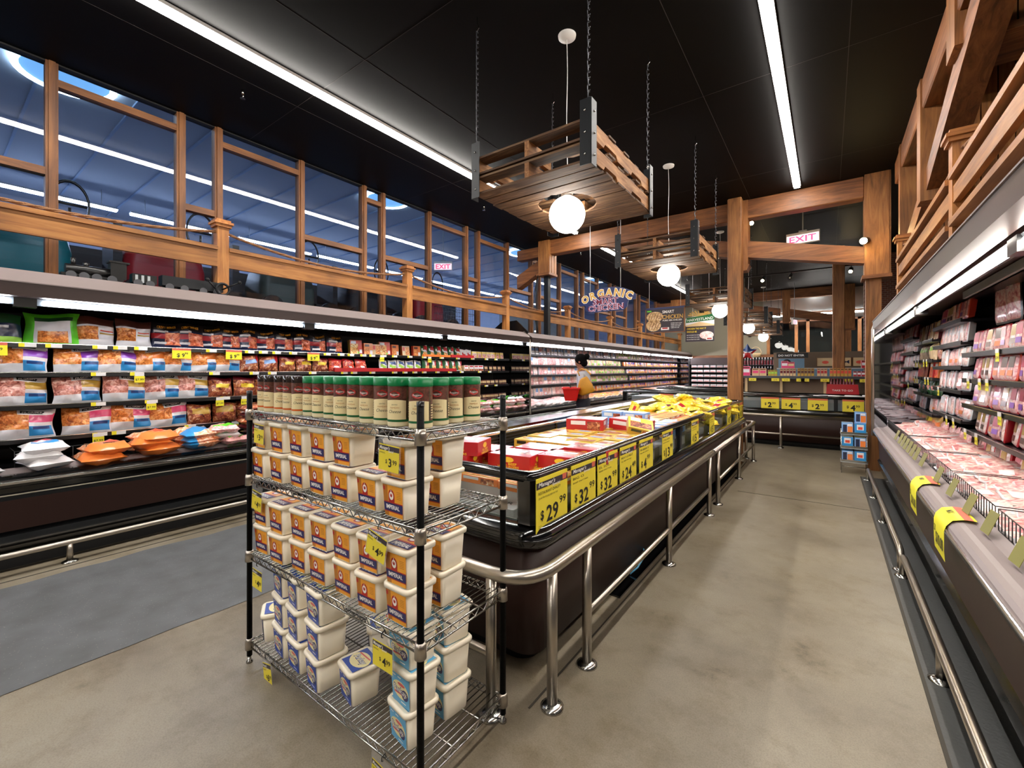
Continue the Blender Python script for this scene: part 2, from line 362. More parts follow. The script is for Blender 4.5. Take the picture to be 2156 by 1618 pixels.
# ------------------------------------------------------------------ window wall on the left
m0 = [0.77, 1.78, 2.155, 3.17, 4.18, 4.54, 5.57]
kinds = ['hi', 'lo', 'hi', 'lo', 'nh', 'lo']
bays = []
for rep in range(-1, 4):
    for i in range(6): bays.append((m0[i] + 4.8 * rep, m0[i + 1] + 4.8 * rep, kinds[i]))
bays = [b for b in bays if b[0] < YF - .3]
for i, (a, b, kd) in enumerate(bays):
    w = tag(thing('window_%d' % (i + 1), None, None), kind='structure')
    z0 = 1.9; zb = {'hi': 4.22, 'lo': 3.36, 'nh': 4.2}[kd]
    f = MB()
    f.box(XL - .05, XL + .05, a - .05, a + .035, z0, HC, 'wwz'); f.box(XL + .05, XL + .065, a - .03, a + .015, z0, HC, 'wwz')
    for za, zc in ((zb - .035, zb + .035), (z0, z0 + .07)): f.box(XL - .045, XL + .045, a + .035, b - .05, za, zc, 'wwy')
    f.box(XL - .045, XL + .045, a + .035, b - .05, HC - .015, HC, 'blkm')
    f.build('window_frame', w)
    g = MB()
    for za, zc in ((z0 + .07, zb - .035), (zb + .035, HC - .015)): g.quad((XL, a + .035, za), (XL, b - .05, za), (XL, b - .05, zc), (XL, a + .035, zc), 'wglass')
    g.build('glass_pane', w)
# far dark window band
fb = [-1.95, -1.0, -.62, .35, .95, 1.75]
for i in range(len(fb) - 1):
    w = tag(thing('window_%d' % (len(bays) + i + 1), None, None), kind='structure')
    f = MB(); f.box(fb[i] - .06, fb[i] + .05, YF - .02, YF + .1, 2.12, 3.45, 'tz'); f.box(fb[i], fb[i + 1], YF - .02, YF + .1, 3.38, 3.45, 'tx'); f.build('window_frame', w)
    g = MB(); g.quad((fb[i], YF + .06, 2.12), (fb[i + 1], YF + .06, 2.12), (fb[i + 1], YF + .06, 3.4), (fb[i], YF + .06, 3.4), 'glass'); g.build('glass_pane', w)
m = MB(); m.box(-2.2, XR + .2, YF + 1.6, YF + 1.7, 0, 4.4, 'dwall'); struct('wall_behind_windows', m)

# ------------------------------------------------------------------ lamps
def strip_lamp(x, y0, y1, z, label, name='ceiling_light', mat='lamp', w=.07, group=None):
    t = thing(name, label, 'light', (x, (y0 + y1) / 2, z), 0, group); L = (y1 - y0) / 2
    h = MB(); h.box(-w / 2 - .012, w / 2 + .012, -L, L, .03, .06, 'white'); h.build('housing', t)
    d = MB(); d.box(-w / 2, w / 2, -L + .01, L - .01, 0, .03, mat); d.build('diffuser', t); return t
strip_lamp(-4.26, YN + .3, 8.15, HC - .06, 'long white linear ceiling light running above the left aisle, near stretch', w=.075)
strip_lamp(-.39, YN + .3, 8.12, HC - .06, 'long white linear ceiling light over the right aisle, ending at the timber frame', w=.075)
strip_lamp(-4.26, 8.6, 19.5, HC - .06, 'white linear ceiling light beyond the first timber frame on the left', w=.075)
strip_lamp(-.39, 19.1, 20.2, HC - .06, 'short white linear ceiling light beyond the far timber frame', w=.075)
for i in range(3):
    t = thing('ceiling_light', 'short white tube light under the grey soffit at the back, %s from left' % ordn(i), 'light', (-1.3 + 1.15 * i, 19.2, 3.5), 0, 'tube lights under the soffit'); q = MB(); q.box(-.5, .5, -.04, .04, 0, .05, 'lamp'); q.build('tube', t); q = MB(); q.box(-.52, .52, -.05, .05, .05, .12, 'white'); q.build('housing', t)
K['lampb'] = mt('cool_lamp', 'ffffff', .5, emit=34, ehx='d4e4ff')
for i in range(12):
    y0 = -3.6 + i * 2.1
    wires_ = strip_lamp(-12, y0, y0 + 1.9, 4.8, 'cool fluorescent tube in the hall beyond the windows, %s from the near end' % ordn(i), 'hall_light', 'lampb', .12, 'fluorescent tubes beyond the windows')
    for s_ in (-.7, .7): q = MB(); q.tube([(0, s_, .06), (0, s_, .38)], .006, 'white', 5); q.build('hanging_wire', wires_)
K['sky'] = mt('skylight_lens', '7fa8c8', .5, emit=.55, ehx='7fc4ff'); K['skyr'] = mt('skylight_rim', 'ffffff', .5, emit=9, ehx='d8f2ff')
for i, yy in enumerate((1.12, 6.0, 11.2, 16.4)):
    t = thing('round_skylight', 'round glowing skylight in the ceiling beyond the windows, %s from the near end' % ordn(i), 'skylight', (-7.7, yy, 5.17), 0, 'round skylights')
    a = MB(); a.lathe([(.40, 0), (.44, -.03), (.47, -.03), (.47, 0)], (0, 0, 0), 'skyr', 28); a.build('rim', t)
    a = MB(); a.lathe([(.001, -.012), (.40, -.012)], (0, 0, 0), 'sky', 28); a.build('lens', t)

# ------------------------------------------------------------------ timber frames
def truss(y, label):
    t = thing('timber_truss', label, 'timber frame', (0, y, 0))
    def part(name, fn): mm = MB(); fn(mm); return mm.build(name, t)
    yb = .11
    part('top_chord', lambda q: q.bbox(-5.05, .44, -yb, yb, 4.08, 4.40, 'tx', .012))
    part('sloping_chord', lambda q: q.prism([(-1.2, 3.44), (.46, 3.09), (.46, 3.34), (-1.2, 3.72)], 'y', -yb + .01, yb - .01, 'tx'))
    part('sloping_chord', lambda q: q.prism([(-3.9, 4.09), (-1.4, 3.46), (-1.4, 3.74), (-3.1, 4.09)], 'y', -yb + .01, yb - .01, 'tx'))
    part('king_post', lambda q: (q.box(-1.34, -1.10, -.115, .14, 3.3, 4.4, 'tz'), q.prism([(-1.36, 3.3), (-1.08, 3.3), (-1.12, 3.2), (-1.32, 3.2)], 'y', -.115, .14, 'tz')))
    def block(q, x0, x1, zb):
        q.box(x0, x1, -.16, .16, zb + .05, 4.4, 'tz')
        q.box(x0 - .03, x1 + .03, -.19, .19, zb, zb + .05, 'tx')
        for i in range(3): q.box(x1, x1 + .02, -.15 + i * .11, -.06 + i * .11, zb + .05, 4.4, 'tz')
    part('hanging_block', lambda q: block(q, .44, .72, 2.85))
    part('hanging_block', lambda q: block(q, -5.3, -5.03, 3.62))
    part('outrigger', lambda q: q.bbox(-5.93, -5.3, -.1, .1, 4.06, 4.3, 'tx', .01))
    part('outrigger', lambda q: q.prism([(-5.93, 3.4), (-5.3, 3.72), (-5.3, 4.0), (-5.93, 3.7)], 'y', -.1, .1, 'tx'))
    part('slim_post', lambda q: q.box(.46, .64, -.09, .09, 0, 2.85, 'tz'))
    return t
truss(8.46, 'big timber roof frame crossing the hall over the end of the freezer island')
truss(18.7, 'far timber roof frame crossing in front of the dark window band')
def post(x, y, w, z1, label, mat='tz'):
    m = MB(); m.bbox(x - w / 2, x + w / 2, y - w / 2, y + w / 2, 0, z1, mat, .012); return tag(m.build('timber_post'), label, 'post')
post(-1.275, 8.23, .215, 4.4, 'square timber post standing just behind the far end of the freezer island', 'tz')
post(.19, 11.95, .22, 4.2, 'square timber post beside the canned goods shelf at the back')
m = MB(); m.box(-.055, .055, -.055, .055, 2.27, 3.62, 'iron'); 
o = m.build('steel_column', loc=(-5.16, 8.46, 0)); tag(o, 'slim black steel column under the left timber block', 'column')
m = MB()
for k in range(4):
    m.tube([(-5.24 - .03 * math.sin(PI * i / 8) * (k + 1), 8.2, 3.62 - 1.3 * i / 8) for i in range(9)], .008, 'blk', 5)
tag(m.build('power_cable'), 'thin black cables hanging beside the slim steel column', 'cable')
# upper timber work along the right side
t = thing('side_truss', 'stepped timber framework with sloping beam high above the right meat case', 'timber frame')
def sp(name, fn): q = MB(); fn(q); q.build(name, t)
sp('top_beam', lambda q: q.bbox(.76, 1.0, 1.2, 8.1, 4.1, 4.4, 'ty', .012))
def slope(q, pts, x0=.77, x1=.93, mat='ty'): q.prism(pts, 'x', x0, x1, mat)
sp('sloping_beam', lambda q: slope(q, [(2.55, 4.39), (4.3, 3.78), (5.9, 3.28), (5.9, 3.50), (4.3, 4.02), (3.24, 4.39)], .79, .97))
sp('sloping_beam', lambda q: slope(q, [(5.9, 3.28), (8.1, 2.72), (8.1, 2.96), (5.9, 3.50)], .79, .97))
sp('post', lambda q: q.box(.745, .95, 5.9, 6.1, 3.18, 4.4, 'tz'))
sp('post', lambda q: q.box(.745, .95, 4.45, 4.72, 3.86, 4.4, 'tz'))
sp('post', lambda q: q.box(.75, .95, 7.45, 7.6, 2.9, 4.4, 'tz'))
def clad(q, y0, y1, zb, x1=1.6):
    for i in range(int((x1 - .95) / .11)):
        q.box(.95 + i * .11, 1.05 + i * .11, y0, y1 - .02 * (i % 2), zb, 4.4, 'tz')
    q.box(.86, x1 + .05, y0 - .12, y1 + .04, zb - .05, zb, 'tx')
sp('clad_block', lambda q: clad(q, 4.45, 4.75, 3.84)); sp('clad_block', lambda q: clad(q, 5.9, 6.15, 3.16)); sp('clad_block', lambda q: clad(q, 7.5, 7.65, 2.95, 1.3))

# ------------------------------------------------------------------ railings above the cases
def rope_path(a, b, sag, n=14):
    A = Vector(a); B = Vector(b); return [tuple(A.lerp(B, i / n) - Vector((0, 0, sag * 4 * (i / n) * (1 - i / n)))) for i in range(n + 1)]
def twisted_rope(P, r, k='rope', n=120):
    m = MB(True); L = len(P) - 1
    for ph in range(3):
        Q = []
        for i in range(n + 1):
            f = i / n * L; j = min(int(f), L - 1); p = Vector(P[j]).lerp(Vector(P[j + 1]), f - j); a = i * .9 + ph * 2 * PI / 3
            Q.append(p + Vector((math.cos(a), 0, math.sin(a))) * r * .5)
        m.tube(Q, r * .58, k, 5)
    return m
def railing(x, ys, label, side, ropes=True):
    t = thing('wooden_railing', label, 'railing', (x, 0, 0))
    for yy in ys:
        q = MB(); q.box(-.055, .055, yy - .055, yy + .055, 2.27, 3.05, 'wz')
        q.box(-.075, .075, yy - .075, yy + .075, 3.03, 3.06, 'wx'); q.box(-.09, .09, yy - .09, yy + .09, 3.06, 3.085, 'wx'); q.box(-.07, .07, yy - .07, yy + .07, 3.085, 3.11, 'wx'); q.build('post', t)
    for a, b in zip(ys[:-1], ys[1:]):
        q = MB(); q.box(-.075, .075, a + .055, b - .055, 2.775, 2.815, 'wy'); q.build('top_board', t)
        q = MB(); s0 = .02 if side < 0 else -.05
        q.box(s0, s0 + .035, a + .055, b - .055, 2.60 if side < 0 else 2.62, 2.775 if side < 0 else 2.73, 'wy'); q.build('face_board', t)
        if side > 0:
            q = MB(); q.box(-.075, .075, a + .055, b - .055, 2.46, 2.50, 'wy'); q.build('lower_board', t)
        if ropes and b > 0 and a < 14: twisted_rope(rope_path((.0, a + .05, 2.98), (.0, b - .05, 2.98), .13), .016, n=60).build('rope', t)
    return t
railing(-5.3, [-3.2, -.63, 1.95, 4.52, 7.08, 9.68, 12.3, 14.9, 17.5, 19.9], 'wooden railing with rope swags on top of the left refrigerated cases', -1)
railing(.73, [-1.3, 1.4, 4.15, 6.95], 'wooden railing on top of the right meat case', 1)

# ------------------------------------------------------------------ refrigerated cases
def multideck(label, x0, sg, y0, y1, shelves, tube, deck=.70, segs=2.44, depth=1.0, shelf_d=.5, inner='blkm', edge='blk'):
    yc = (y0 + y1) / 2; t = thing('refrigerated_case', label, 'refrigerated case', (x0, yc, 0)); a, b = y0 - yc, y1 - yc
    def P(name, prof, k, aa=a, bb=b, par=t, sm=False):
        q = MB(); q.prism([(sg * d, z) for d, z in prof], 'y', aa, bb, k, sm); return q.build(name, par)
    P('toe_kick', [(.14, 0), (.14, .14), (.9, .14), (.9, 0)], 'blkm')
    P('lower_band', [(.09, .14), (.05, .19), (.045, .27), (.07, .30), (.2, .3), (.2, .14)], 'blkg')
    P('front_panel', [(.065, .30), (.055, .53), (.2, .53), (.2, .3)], 'brown')
    P('upper_band', [(.055, .53), (.045, .56), (.10, .60), (.2, .6), (.2, .53)], 'blk')
    P('deck_ledge', [(.10, .715), (.12, .728), (.165, .752), (.17, .70), (.1, .70)], 'fasc')
    n = 8; arc = [(.055 - .055 * math.cos(PI * i / n - PI / 2 + PI / 2) if False else .06 - .06 * math.sin(PI * i / n), .62 + .05 * (1 - math.cos(PI * i / n))) for i in range(n + 1)]
    P('bumper', [(.16, .58), (.06, .585)] + arc + [(.16, .715)], 'blkg' if sg < 0 else 'fasc', sm=False)
    P('bumper_trim', [(-.004, .655), (-.008, .66), (-.008, .672), (-.004, .677), (.01, .677), (.01, .655)], 'trimw')
    P('front_trim', [(.045, .565), (.04, .575), (.06, .585), (.07, .57)], 'trimw')
    P('deck', [(.12, .56), (.12, .66), (.16, .64), (shelf_d + .02, deck - .02), (depth - .05, deck + .02), (depth - .05, .56)], 'dshelf')
    P('back_panel', [(depth - .06, .6), (depth - .06, 2.24), (depth, 2.24), (depth, 0), (depth - .05, 0)], inner)
    P('canopy', [(0, 2.05), (-.005, 2.15), (.16, 2.26), (depth, 2.26), (depth, 2.2), (.30, 2.2), (.16, 2.11), (.1, 2.05)], 'brownd')
    P('canopy_top', [(-.012, 2.15), (-.012, 2.158), (.155, 2.268), (depth, 2.268), (depth, 2.26), (.16, 2.26), (-.005, 2.15)], 'fasc')
    P('light_reflector', [(.13, 2.05), (.155, 2.0), (.25, 2.06), (.24, 2.11)], 'reflector')
    ns = max(1, round((y1 - y0) / segs)); L = (y1 - y0) / ns
    for i in range(ns):
        q = MB(); ya = a + i * L + .09; yb = a + (i + 1) * L - .09
        q.tube([(sg * .142, ya, 2.018), (sg * .142, yb, 2.018)], .016, tube, 8)
        q.build('light_tube', t)
        q = MB(); q.box(sg * .12, sg * .2, a + (i + 1) * L - .07, a + (i + 1) * L + .05 if i < ns - 1 else b, 1.98, 2.05, 'blk'); q.build('lamp_holder', t)
    for (z, ya, yb) in shelves:
        ya -= yc; yb -= yc
        sh = P('shelf', [(shelf_d, z - .03), (shelf_d, z - .004), (depth - .06, z - .004), (depth - .06, z - .03)], 'dshelf', ya, yb)
        q = MB(); q.box(sg * (shelf_d - .012), sg * shelf_d, ya, yb, z - .03, z + .008, edge); q.box(sg * (shelf_d - .016), sg * (shelf_d - .012), ya, yb, z + .004, z + .010, 'trimw'); q.build('price_channel', sh)
    q = MB()
    for ye in (b,):
        q.prism([(sg * d, z) for d, z in [(.0, .60), (.0, 2.15), (.16, 2.26), (depth, 2.26), (depth, .1), (.08, .14), (.05, .58)]], 'y', ye, ye + .03, 'mirror' )
    q.build('end_panel', t)
    q = MB(); q.tube([(sg * .0, b + .015, .6), (sg * .0, b + .015, 2.05), (sg * .03, b + .015, 2.16), (sg * .16, b + .015, 2.27)], .02, 'steel', 8); q.build('end_trim', t)
    return t
LX, RX = -4.85, .5
SL = [1.714, 1.47, 1.2, .925]
multideck('long brown refrigerated case of frozen chicken bags along the left wall, nearest one', LX, -1, -4.0, 7.28, [(z, -4, 7.25) for z in SL] , 'tubel', .70)
K['tubeb'] = mt('case_tube_bright', 'ffffff', .5, emit=CASEL * 2.2, ehx='fbf6ff')
SL2 = [1.84, 1.60, 1.37, 1.14]
multideck('brightly lit refrigerated case of meat trays beyond the first one along the left wall', LX, -1, 7.36, 20.2, [(z, 7.4, 20.15) for z in SL2] , 'tubeb', .74, inner='white', edge='dsteel')

SR1 = [1.64, 1.416, 1.19, .965]; SR2 = [1.97, 1.76, 1.53, 1.30, 1.03]; SR3 = [1.86, 1.62, 1.40, 1.19, .97]
multideck('long meat case with stacked trays and packs along the right side', RX, 1, .2, 7.7, [(z, .3, 5.62) for z in SR1] + [(z, 5.66, 6.98) for z in SR2] + [(z, 7.02, 7.68) for z in SR3], 'tuber', .72)
# black hood behind the end of the first left case
m = MB(); m.prism([(-5.0, 2.2), (-4.9, 2.26), (-5.2, 2.52), (-5.6, 2.5), (-5.9, 2.3), (-5.9, 2.2)], 'y', 7.31, 7.34, 'blk')
tag(m.build('end_hood'), 'curved black end hood between the two left refrigerated cases', 'hood')

# low steel bumper rails on the floor
def low_rail(x, segs, label, h=.155):
    t = thing('bumper_rail', label, 'rail', (x, 0, 0))
    for ya, yb, ps in segs:
        q = MB(); r = .022; q.tube([(0, ya, .02), (0, ya, h - .04), (0, ya + .02, h - .01), (0, ya + .06, h), (0, yb - .06, h), (0, yb - .02, h - .01), (0, yb, h - .04), (0, yb, .02)], r, 'steel', 12); q.build('rail', t)
        for p in [ya, yb] + ps:
            q = MB(); q.lathe([(.05, 0), (.05, .008), (.03, .016), (.022, .02)], (0, p, 0), 'chrome', 16)
            if p in ps: q.tube([(0, p, .01), (0, p, h)], .02, 'steel', 10)
            q.build('foot', t)
    return t
low_rail(-4.79, [(-3.4, -.75, []), (-.68, 2.2, [.716]), (2.3, 5.1, [3.7]), (5.2, 7.2, [6.3]), (7.5, 12, [9, 10.5])], 'low steel bumper rail on the floor before the left cases')
low_rail(.44, [(.3, 4.21, [1.5, 2.9]), (4.33, 7.6, [5.6, 6.6])], 'low steel bumper rail on the floor before the right meat case')

# ------------------------------------------------------------------ packages
def grid_us(n, edges): return sorted(set([round(i / n, 4) for i in range(n + 1)] + [round(e, 4) for e in edges]))
def bag_mesh(w, h, d, regs, seed, nu=9, nv=8, base='pw', lean=0.0, bulge=.6, extra=None, sag=.0):
    """pillow bag standing on z=0, front towards -y; regs: (u0,u1,v0,v1,key[,slant])"""
    rn = random.Random(seed); us = grid_us(nu, [e for r in regs for e in r[:2]]); vs = grid_us(nv, [e for r in regs for e in r[2:4]])
    ph = [rn.uniform(0, 6.28) for _ in range(6)]
    def prof(u, v):
        a = max(0, 1 - abs(2 * u - 1) ** 3.2); c = max(0, 1 - abs(2 * v - 1) ** 3.0); b = (a * c) ** bulge
        if v < .5: b = max(b, a ** .5 * min(1, .35 + v * 1.6))
        return b
    def wr(u, v): return .06 * math.sin(9 * u + ph[0] + 5 * v) + .05 * math.sin(13 * v + ph[1] - 7 * u) + .04 * math.sin(23 * u + 17 * v + ph[2])
    m = MB(True)
    def pt(u, v, s):
        e = .03 * math.sin(7 * v + ph[3]); x = (u - .5) * w * (1 - .07 * math.sin(PI * v)) + e * w * (.5 - u) * 2 * .5
        z = v * h * (1 + .05 * math.sin(5 * u + ph[4])) - sag * h * v * abs(2 * u - 1) ** 2
        y = s * (d / 2) * prof(u, v) * (1 + 2.6 * wr(u, v)) - lean * v * h
        return (x, -y if False else y, z)
    def key(u, v):
        k = base
        for r in regs:
            sl = r[5] if len(r) > 5 else 0
            vv = v - sl * (u - (r[0] + r[1]) / 2)
            if r[0] <= u <= r[1] and r[2] <= vv <= r[3]: k = r[4]
        return k
    nu_, nv_ = len(us), len(vs); V = []
    for s in (-1, 1):
        for v in vs:
            for u in us: V.append(pt(u, v, s))
    b0 = len(m.v); m.v += V
    for s in (0, 1):
        for j in range(nv_ - 1):
            for i in range(nu_ - 1):
                a = b0 + s * nu_ * nv_ + j * nu_ + i; f = (a, a + 1, a + nu_ + 1, a + nu_)
                m.f.append(f if s == 0 else f[::-1]); m.m.append(m.mi(key((us[i] + us[i + 1]) / 2, (vs[j] + vs[j + 1]) / 2))); m.s.append(True)
    if extra: extra(m, lambda u, v, off=.004: Vector(pt(u, v, -1)) + Vector((0, -off, 0)))
    return m
def put_text(s, u0, v0, du, dv, w, h, k='wink', bold=.02, size=.03):
    def ex(m, pf):
        v, f, x0, x1, y0, y1 = text_data(s, bold, 0)
        vs = []
        for a, b in v:
            uu = (a - x0) / (x1 - x0); vv = (b - y0) / max(y1 - y0, .01); vs.append(pf(u0 + du * uu, v0 + dv * vv + .12 * du * uu, .006))
        m.add(vs, f, k, False)
    return ex
def one(name, cat, mesh):     # a thing of a single mesh
    def mk():
        o = mesh.build(name); o['category'] = cat; return o
    return mk
def pal_bag(band, foodk, seed, w=.30, h=.225, d=.10):
    regs = [(.0, .55, .32, .80, foodk), (.0, .35, .74, 1, foodk), (.55, 1, .55, .80, band, .1), (.55, .97, .08, .42, 'pblue'), (.62, .93, .30, .40, 'pdblue'), (.40, .80, .84, .93, 'pblack', .1)]
    return bag_mesh(w, h, d, regs, seed, extra=put_text("PILGRIM'S", .43, .845, .33, .055, w, h))
def mk_bags():
    B = {}
    def reg(key, name, cat, desc, meshes): B[key] = (name, cat, desc, [Proto(one(name, cat, q)) for q in meshes])
    reg('purple', 'frozen_food_bag', 'bag', 'white chicken bag with purple band', [pal_bag('ppurple', 'fnug', s) for s in (1, 2)])
    reg('orange', 'frozen_food_bag', 'bag', 'white nugget bag with orange band', [pal_bag('porange', 'fnug', s, .25) for s in (3, 4)])
    reg('goldb', 'frozen_food_bag', 'bag', 'white frozen bag with brown gold band', [pal_bag('pgold', 'fmeat', s) for s in (5, 6)])
    reg('pink', 'frozen_food_bag', 'bag', 'white chicken bag with hot pink band', [pal_bag('ppink', 'fnug', s, .31) for s in (7, 8)])
    reg('limeb', 'frozen_food_bag', 'bag', 'bright green bag with white front', [bag_mesh(.31, .25, .11, [(.18, .86, .06, .74, 'pw'), (.25, .8, .06, .42, 'fnug'), (.18, .9, .74, .86, 'pdkgreen')], 11, base='pgreen')])
    reg('tanb', 'frozen_food_bag', 'bag', 'beige bag picturing fried chicken strips', [bag_mesh(.25, .24, .10, [(0, 1, .72, 1, 'pbrown'), (.0, .5, .22, .66, 'fnug'), (.55, .95, .42, .47, 'pgold'), (.55, .95, .52, .56, 'pcoral')], s) for s in (12, 13)])
    reg('wing', 'frozen_food_bag', 'bag', 'navy bag of breaded chicken wings', [bag_mesh(.235, .24, .09, [(0, 1, .7, 1, 'pblack'), (0, .55, .36, .56, 'pred'), (.45, 1, .12, .62, 'fwing'), (.1, .55, .6, .68, 'pw', .1), (.1, .5, .16, .24, 'pw', .1)], s, base='pnavy', extra=put_text('CRISPY WINGS', .2, .74, .6, .1, .2, .2, 'gold')) for s in (14, 15, 16)])
    reg('navyg', 'frozen_food_bag', 'bag', 'navy and green bag', [bag_mesh(.27, .24, .09, [(0, 1, .66, 1, 'pdkgreen'), (.1, .7, .5, .58, 'pw'), (0, 1, 0, .22, 'plime')], 17, base='pnavy')])
    reg('nugbox', 'food_box', 'box', 'yellow and orange nugget box', [box_pack(.17, .19, .06, 'pcoral', [(.04, .66, .04, .75, 'fpizza'), (.08, .5, .74, .94, 'pw'), (.76, .97, .1, .35, 'pw'), (.6, .75, .05, .2, 'plime')], 'pgold')])
    reg('orbox', 'food_box', 'box', 'orange box of fried food', [box_pack(.15, .17, .06, 'porange', [(.05, .6, .05, .6, 'fnug'), (.65, .95, .05, .4, 'pw'), (.1, .6, .7, .9, 'pbrown')], 'pcoral'), box_pack(.14, .16, .06, 'ptan', [(.4, .97, .1, .9, 'fnug'), (.05, .35, .5, .9, 'pcoral')], 'porange')])
    reg('snack', 'frozen_food_bag', 'bag', 'green white and red pasta bag', [bag_mesh(.155, .19, .07, [(0, .35, 0, 1, 'dgreen', .0), (.35, 1, .55, .95, 'pred', -.4), (.25, .85, .08, .45, 'fpizza'), (.1, .9, .45, .6, 'pw', -.3)], s) for s in (18, 19)])
    reg('whred', 'frozen_food_bag', 'bag', 'white bag with dark header and red shape', [bag_mesh(.16, .2, .06, [(0, 1, .78, 1, 'pblack'), (.25, .8, .2, .4, 'pred', -.4)], 20, base='pw')])
    reg('goldbox', 'food_box', 'box', 'small tan and yellow sausage box', [box_pack(.13, .13, .07, 'ptan', [(.1, .9, .1, .6, 'fmeat'), (.05, .95, .75, .92, 'pyel')], 'pyel')])
    reg('smalltray', 'food_box', 'box', 'small cream and red snack carton', [box_pack(.13, .11, .08, 'pw', [(.05, .95, .05, .4, 'fham'), (.1, .9, .7, .92, 'pred')], 'ptan')])
    reg('smoked', 'meat_pack', 'meat pack', 'glossy red smoked meat with yellow label', [bag_mesh(.225, .20, .13, [(.22, .8, .45, .66, 'pyel', .1), (.0, 1, .8, 1, 'pburg')], s, base='fham', bulge=.45) for s in (21, 22)])
    reg('smokedb', 'meat_pack', 'meat pack', 'glossy red smoked meat with blue label', [bag_mesh(.22, .20, .13, [(.2, .75, .5, .72, 'psky', .1), (.75, 1, .55, .95, 'pred')], s, base='fham', bulge=.45) for s in (23,)])
    reg('brownp', 'meat_pack', 'meat pack', 'brown smoked meat pack with mustard label', [bag_mesh(.22, .19, .12, [(.1, .8, .5, .8, 'pgold', .15)], s, base='fham', bulge=.45) for s in (24, 25)])
    reg('redbag', 'meat_pack', 'meat pack', 'red and orange sausage pack', [bag_mesh(.19, .18, .10, [(0, 1, .8, 1, 'pred'), (.3, .7, .3, .42, 'pw', -.2)], s, base='fred', bulge=.45) for s in (26, 27)])
    reg('sprout', 'frozen_food_bag', 'bag', 'white lunch pack with green patch', [bag_mesh(.16, .18, .06, [(.1, .8, .3, .55, 'plime', -.2), (.15, .85, .62, .85, 'pdblue', -.2), (.3, .9, .05, .3, 'ptan')], s, base='pw') for s in (28, 29)])
    reg('itaf', 'frozen_food_bag', 'bag', 'white round-topped pasta bag', [bag_mesh(.15, .20, .08, [(0, .3, .1, .95, 'dgreen', .0), (.3, .9, .6, .9, 'pw'), (.3, .95, .1, .5, 'fpizza'), (.6, 1, .5, .95, 'pred', .3)], s) for s in (30, 31)])
    reg('dtray', 'food_box', 'box', 'small dark snack pack with cream label', [box_pack(.12, .10, .09, 'pbrown', [(.05, .95, .4, .8, 'ptan'), (.2, .8, .1, .35, 'fwood')], 'pblack')])
    return B
def box_pack(w, h, d, front, regs, side, top=None):
    """carton standing on z=0, front towards -y with printed areas"""
    m = MB(); m.bbox(-w / 2, w / 2, -d / 2, d / 2, 0, h, side, .002)
    m.quad((-w / 2 + .002, -d / 2 - .0008, .002), (w / 2 - .002, -d / 2 - .0008, .002), (w / 2 - .002, -d / 2 - .0008, h - .002), (-w / 2 + .002, -d / 2 - .0008, h - .002), front)
    for i, (a, b, c, e, k) in enumerate(regs):
        yy = -d / 2 - .0012 - .0004 * i; m.quad((-w / 2 + a * w, yy, c * h), (-w / 2 + b * w, yy, c * h), (-w / 2 + b * w, yy, e * h), (-w / 2 + a * w, yy, e * h), k)
    if top: m.quad((-w / 2 + .003, -d / 2 + .003, h + .0008), (w / 2 - .003, -d / 2 + .003, h + .0008), (w / 2 - .003, d / 2 - .003, h + .0008), (-w / 2 + .003, d / 2 - .003, h + .0008), top)
    return m
BG = mk_bags()
rng = random.Random(11)
NM_S = ['top shelf', 'second shelf', 'third shelf', 'fourth shelf']
def facing(key, x, y, z, face, i, where, jit=1.0, lean=.0, scale=None):
    """face: rotation about z so that the front looks to the aisle"""
    name, cat, desc, protos = BG[key]
    o = protos[i % len(protos)].put((x, y, z), (-(lean) + rng.uniform(-.04, .04) * jit, 0, face + rng.uniform(-.17, .17) * jit), desc + ', ' + where, desc + ' bags' if False else None, scale)
    return o
def run_row(key, x, z, ys, face, row, casew, lean=.0, sc=1.0, grp=None):
    for i, y in enumerate(ys):
        where = (ordn(i) + ' from near end, ' + row + ', ' + casew) if len(ys) > 1 else ('on ' + row + ', ' + casew)
        o = facing(key, x, y, z, face, i, where, lean=lean, scale=(sc,) * 3 if sc != 1 else None)
        o['group'] = grp or (BG[key][2] + ' on the ' + row)
# left case 1: y positions measured along the shelf fronts
FL = PI / 2      # front (-y) turned to +x
cw = 'left case'
XB = LX - .57
def L(key, row, ys, sc=None, x=XB):
    sc = (sc or 1) * (1.09 if key in ('purple', 'orange', 'goldb', 'pink', 'smoked', 'brownp', 'wing', 'tanb', 'limeb') else 1.0)
    run_row(key, x, SL[row], ys, FL, NM_S[row], cw, lean=.10, sc=sc)
L('navyg', 0, [-1.3, -1.0, -.7, -.4, -.1, .2, .40]); L('limeb', 0, [.70]); L('tanb', 0, [.98, 1.25]); L('wing', 0, [1.50, 1.70, 1.90, 2.09, 2.27, 2.46, 2.68, 2.90, 3.12, 3.36])
L('nugbox', 0, [3.68, 4.17], 1.08); L('orbox', 0, [3.88, 4.02, 4.36, 4.58, 4.80]); L('snack', 0, [4.97, 5.13, 5.29, 5.45, 5.61, 5.77]); L('whred', 0, [5.93, 6.07]); L('goldbox', 0, [6.22, 6.36, 6.5, 6.64, 6.78, 6.92, 7.06])
L('purple', 1, [-1.2, -.85, -.5, -.16, .18, .52, .86, 1.13], .97); L('orange', 1, [1.37, 1.60, 1.83, 2.05]); L('smokedb', 1, [2.28, 2.50]); L('smoked', 1, [2.72, 2.93, 3.15], .9); L('redbag', 1, [3.37, 3.57, 3.77])
L('sprout', 1, [4.16, 4.33, 4.50, 4.67, 4.84]); L('itaf', 1, [5.01, 5.17, 5.33, 5.49, 5.65, 5.81]); L('smalltray', 1, [5.98, 6.12, 6.26, 6.40]); L('dtray', 1, [6.54, 6.68, 6.82, 6.96, 7.1])
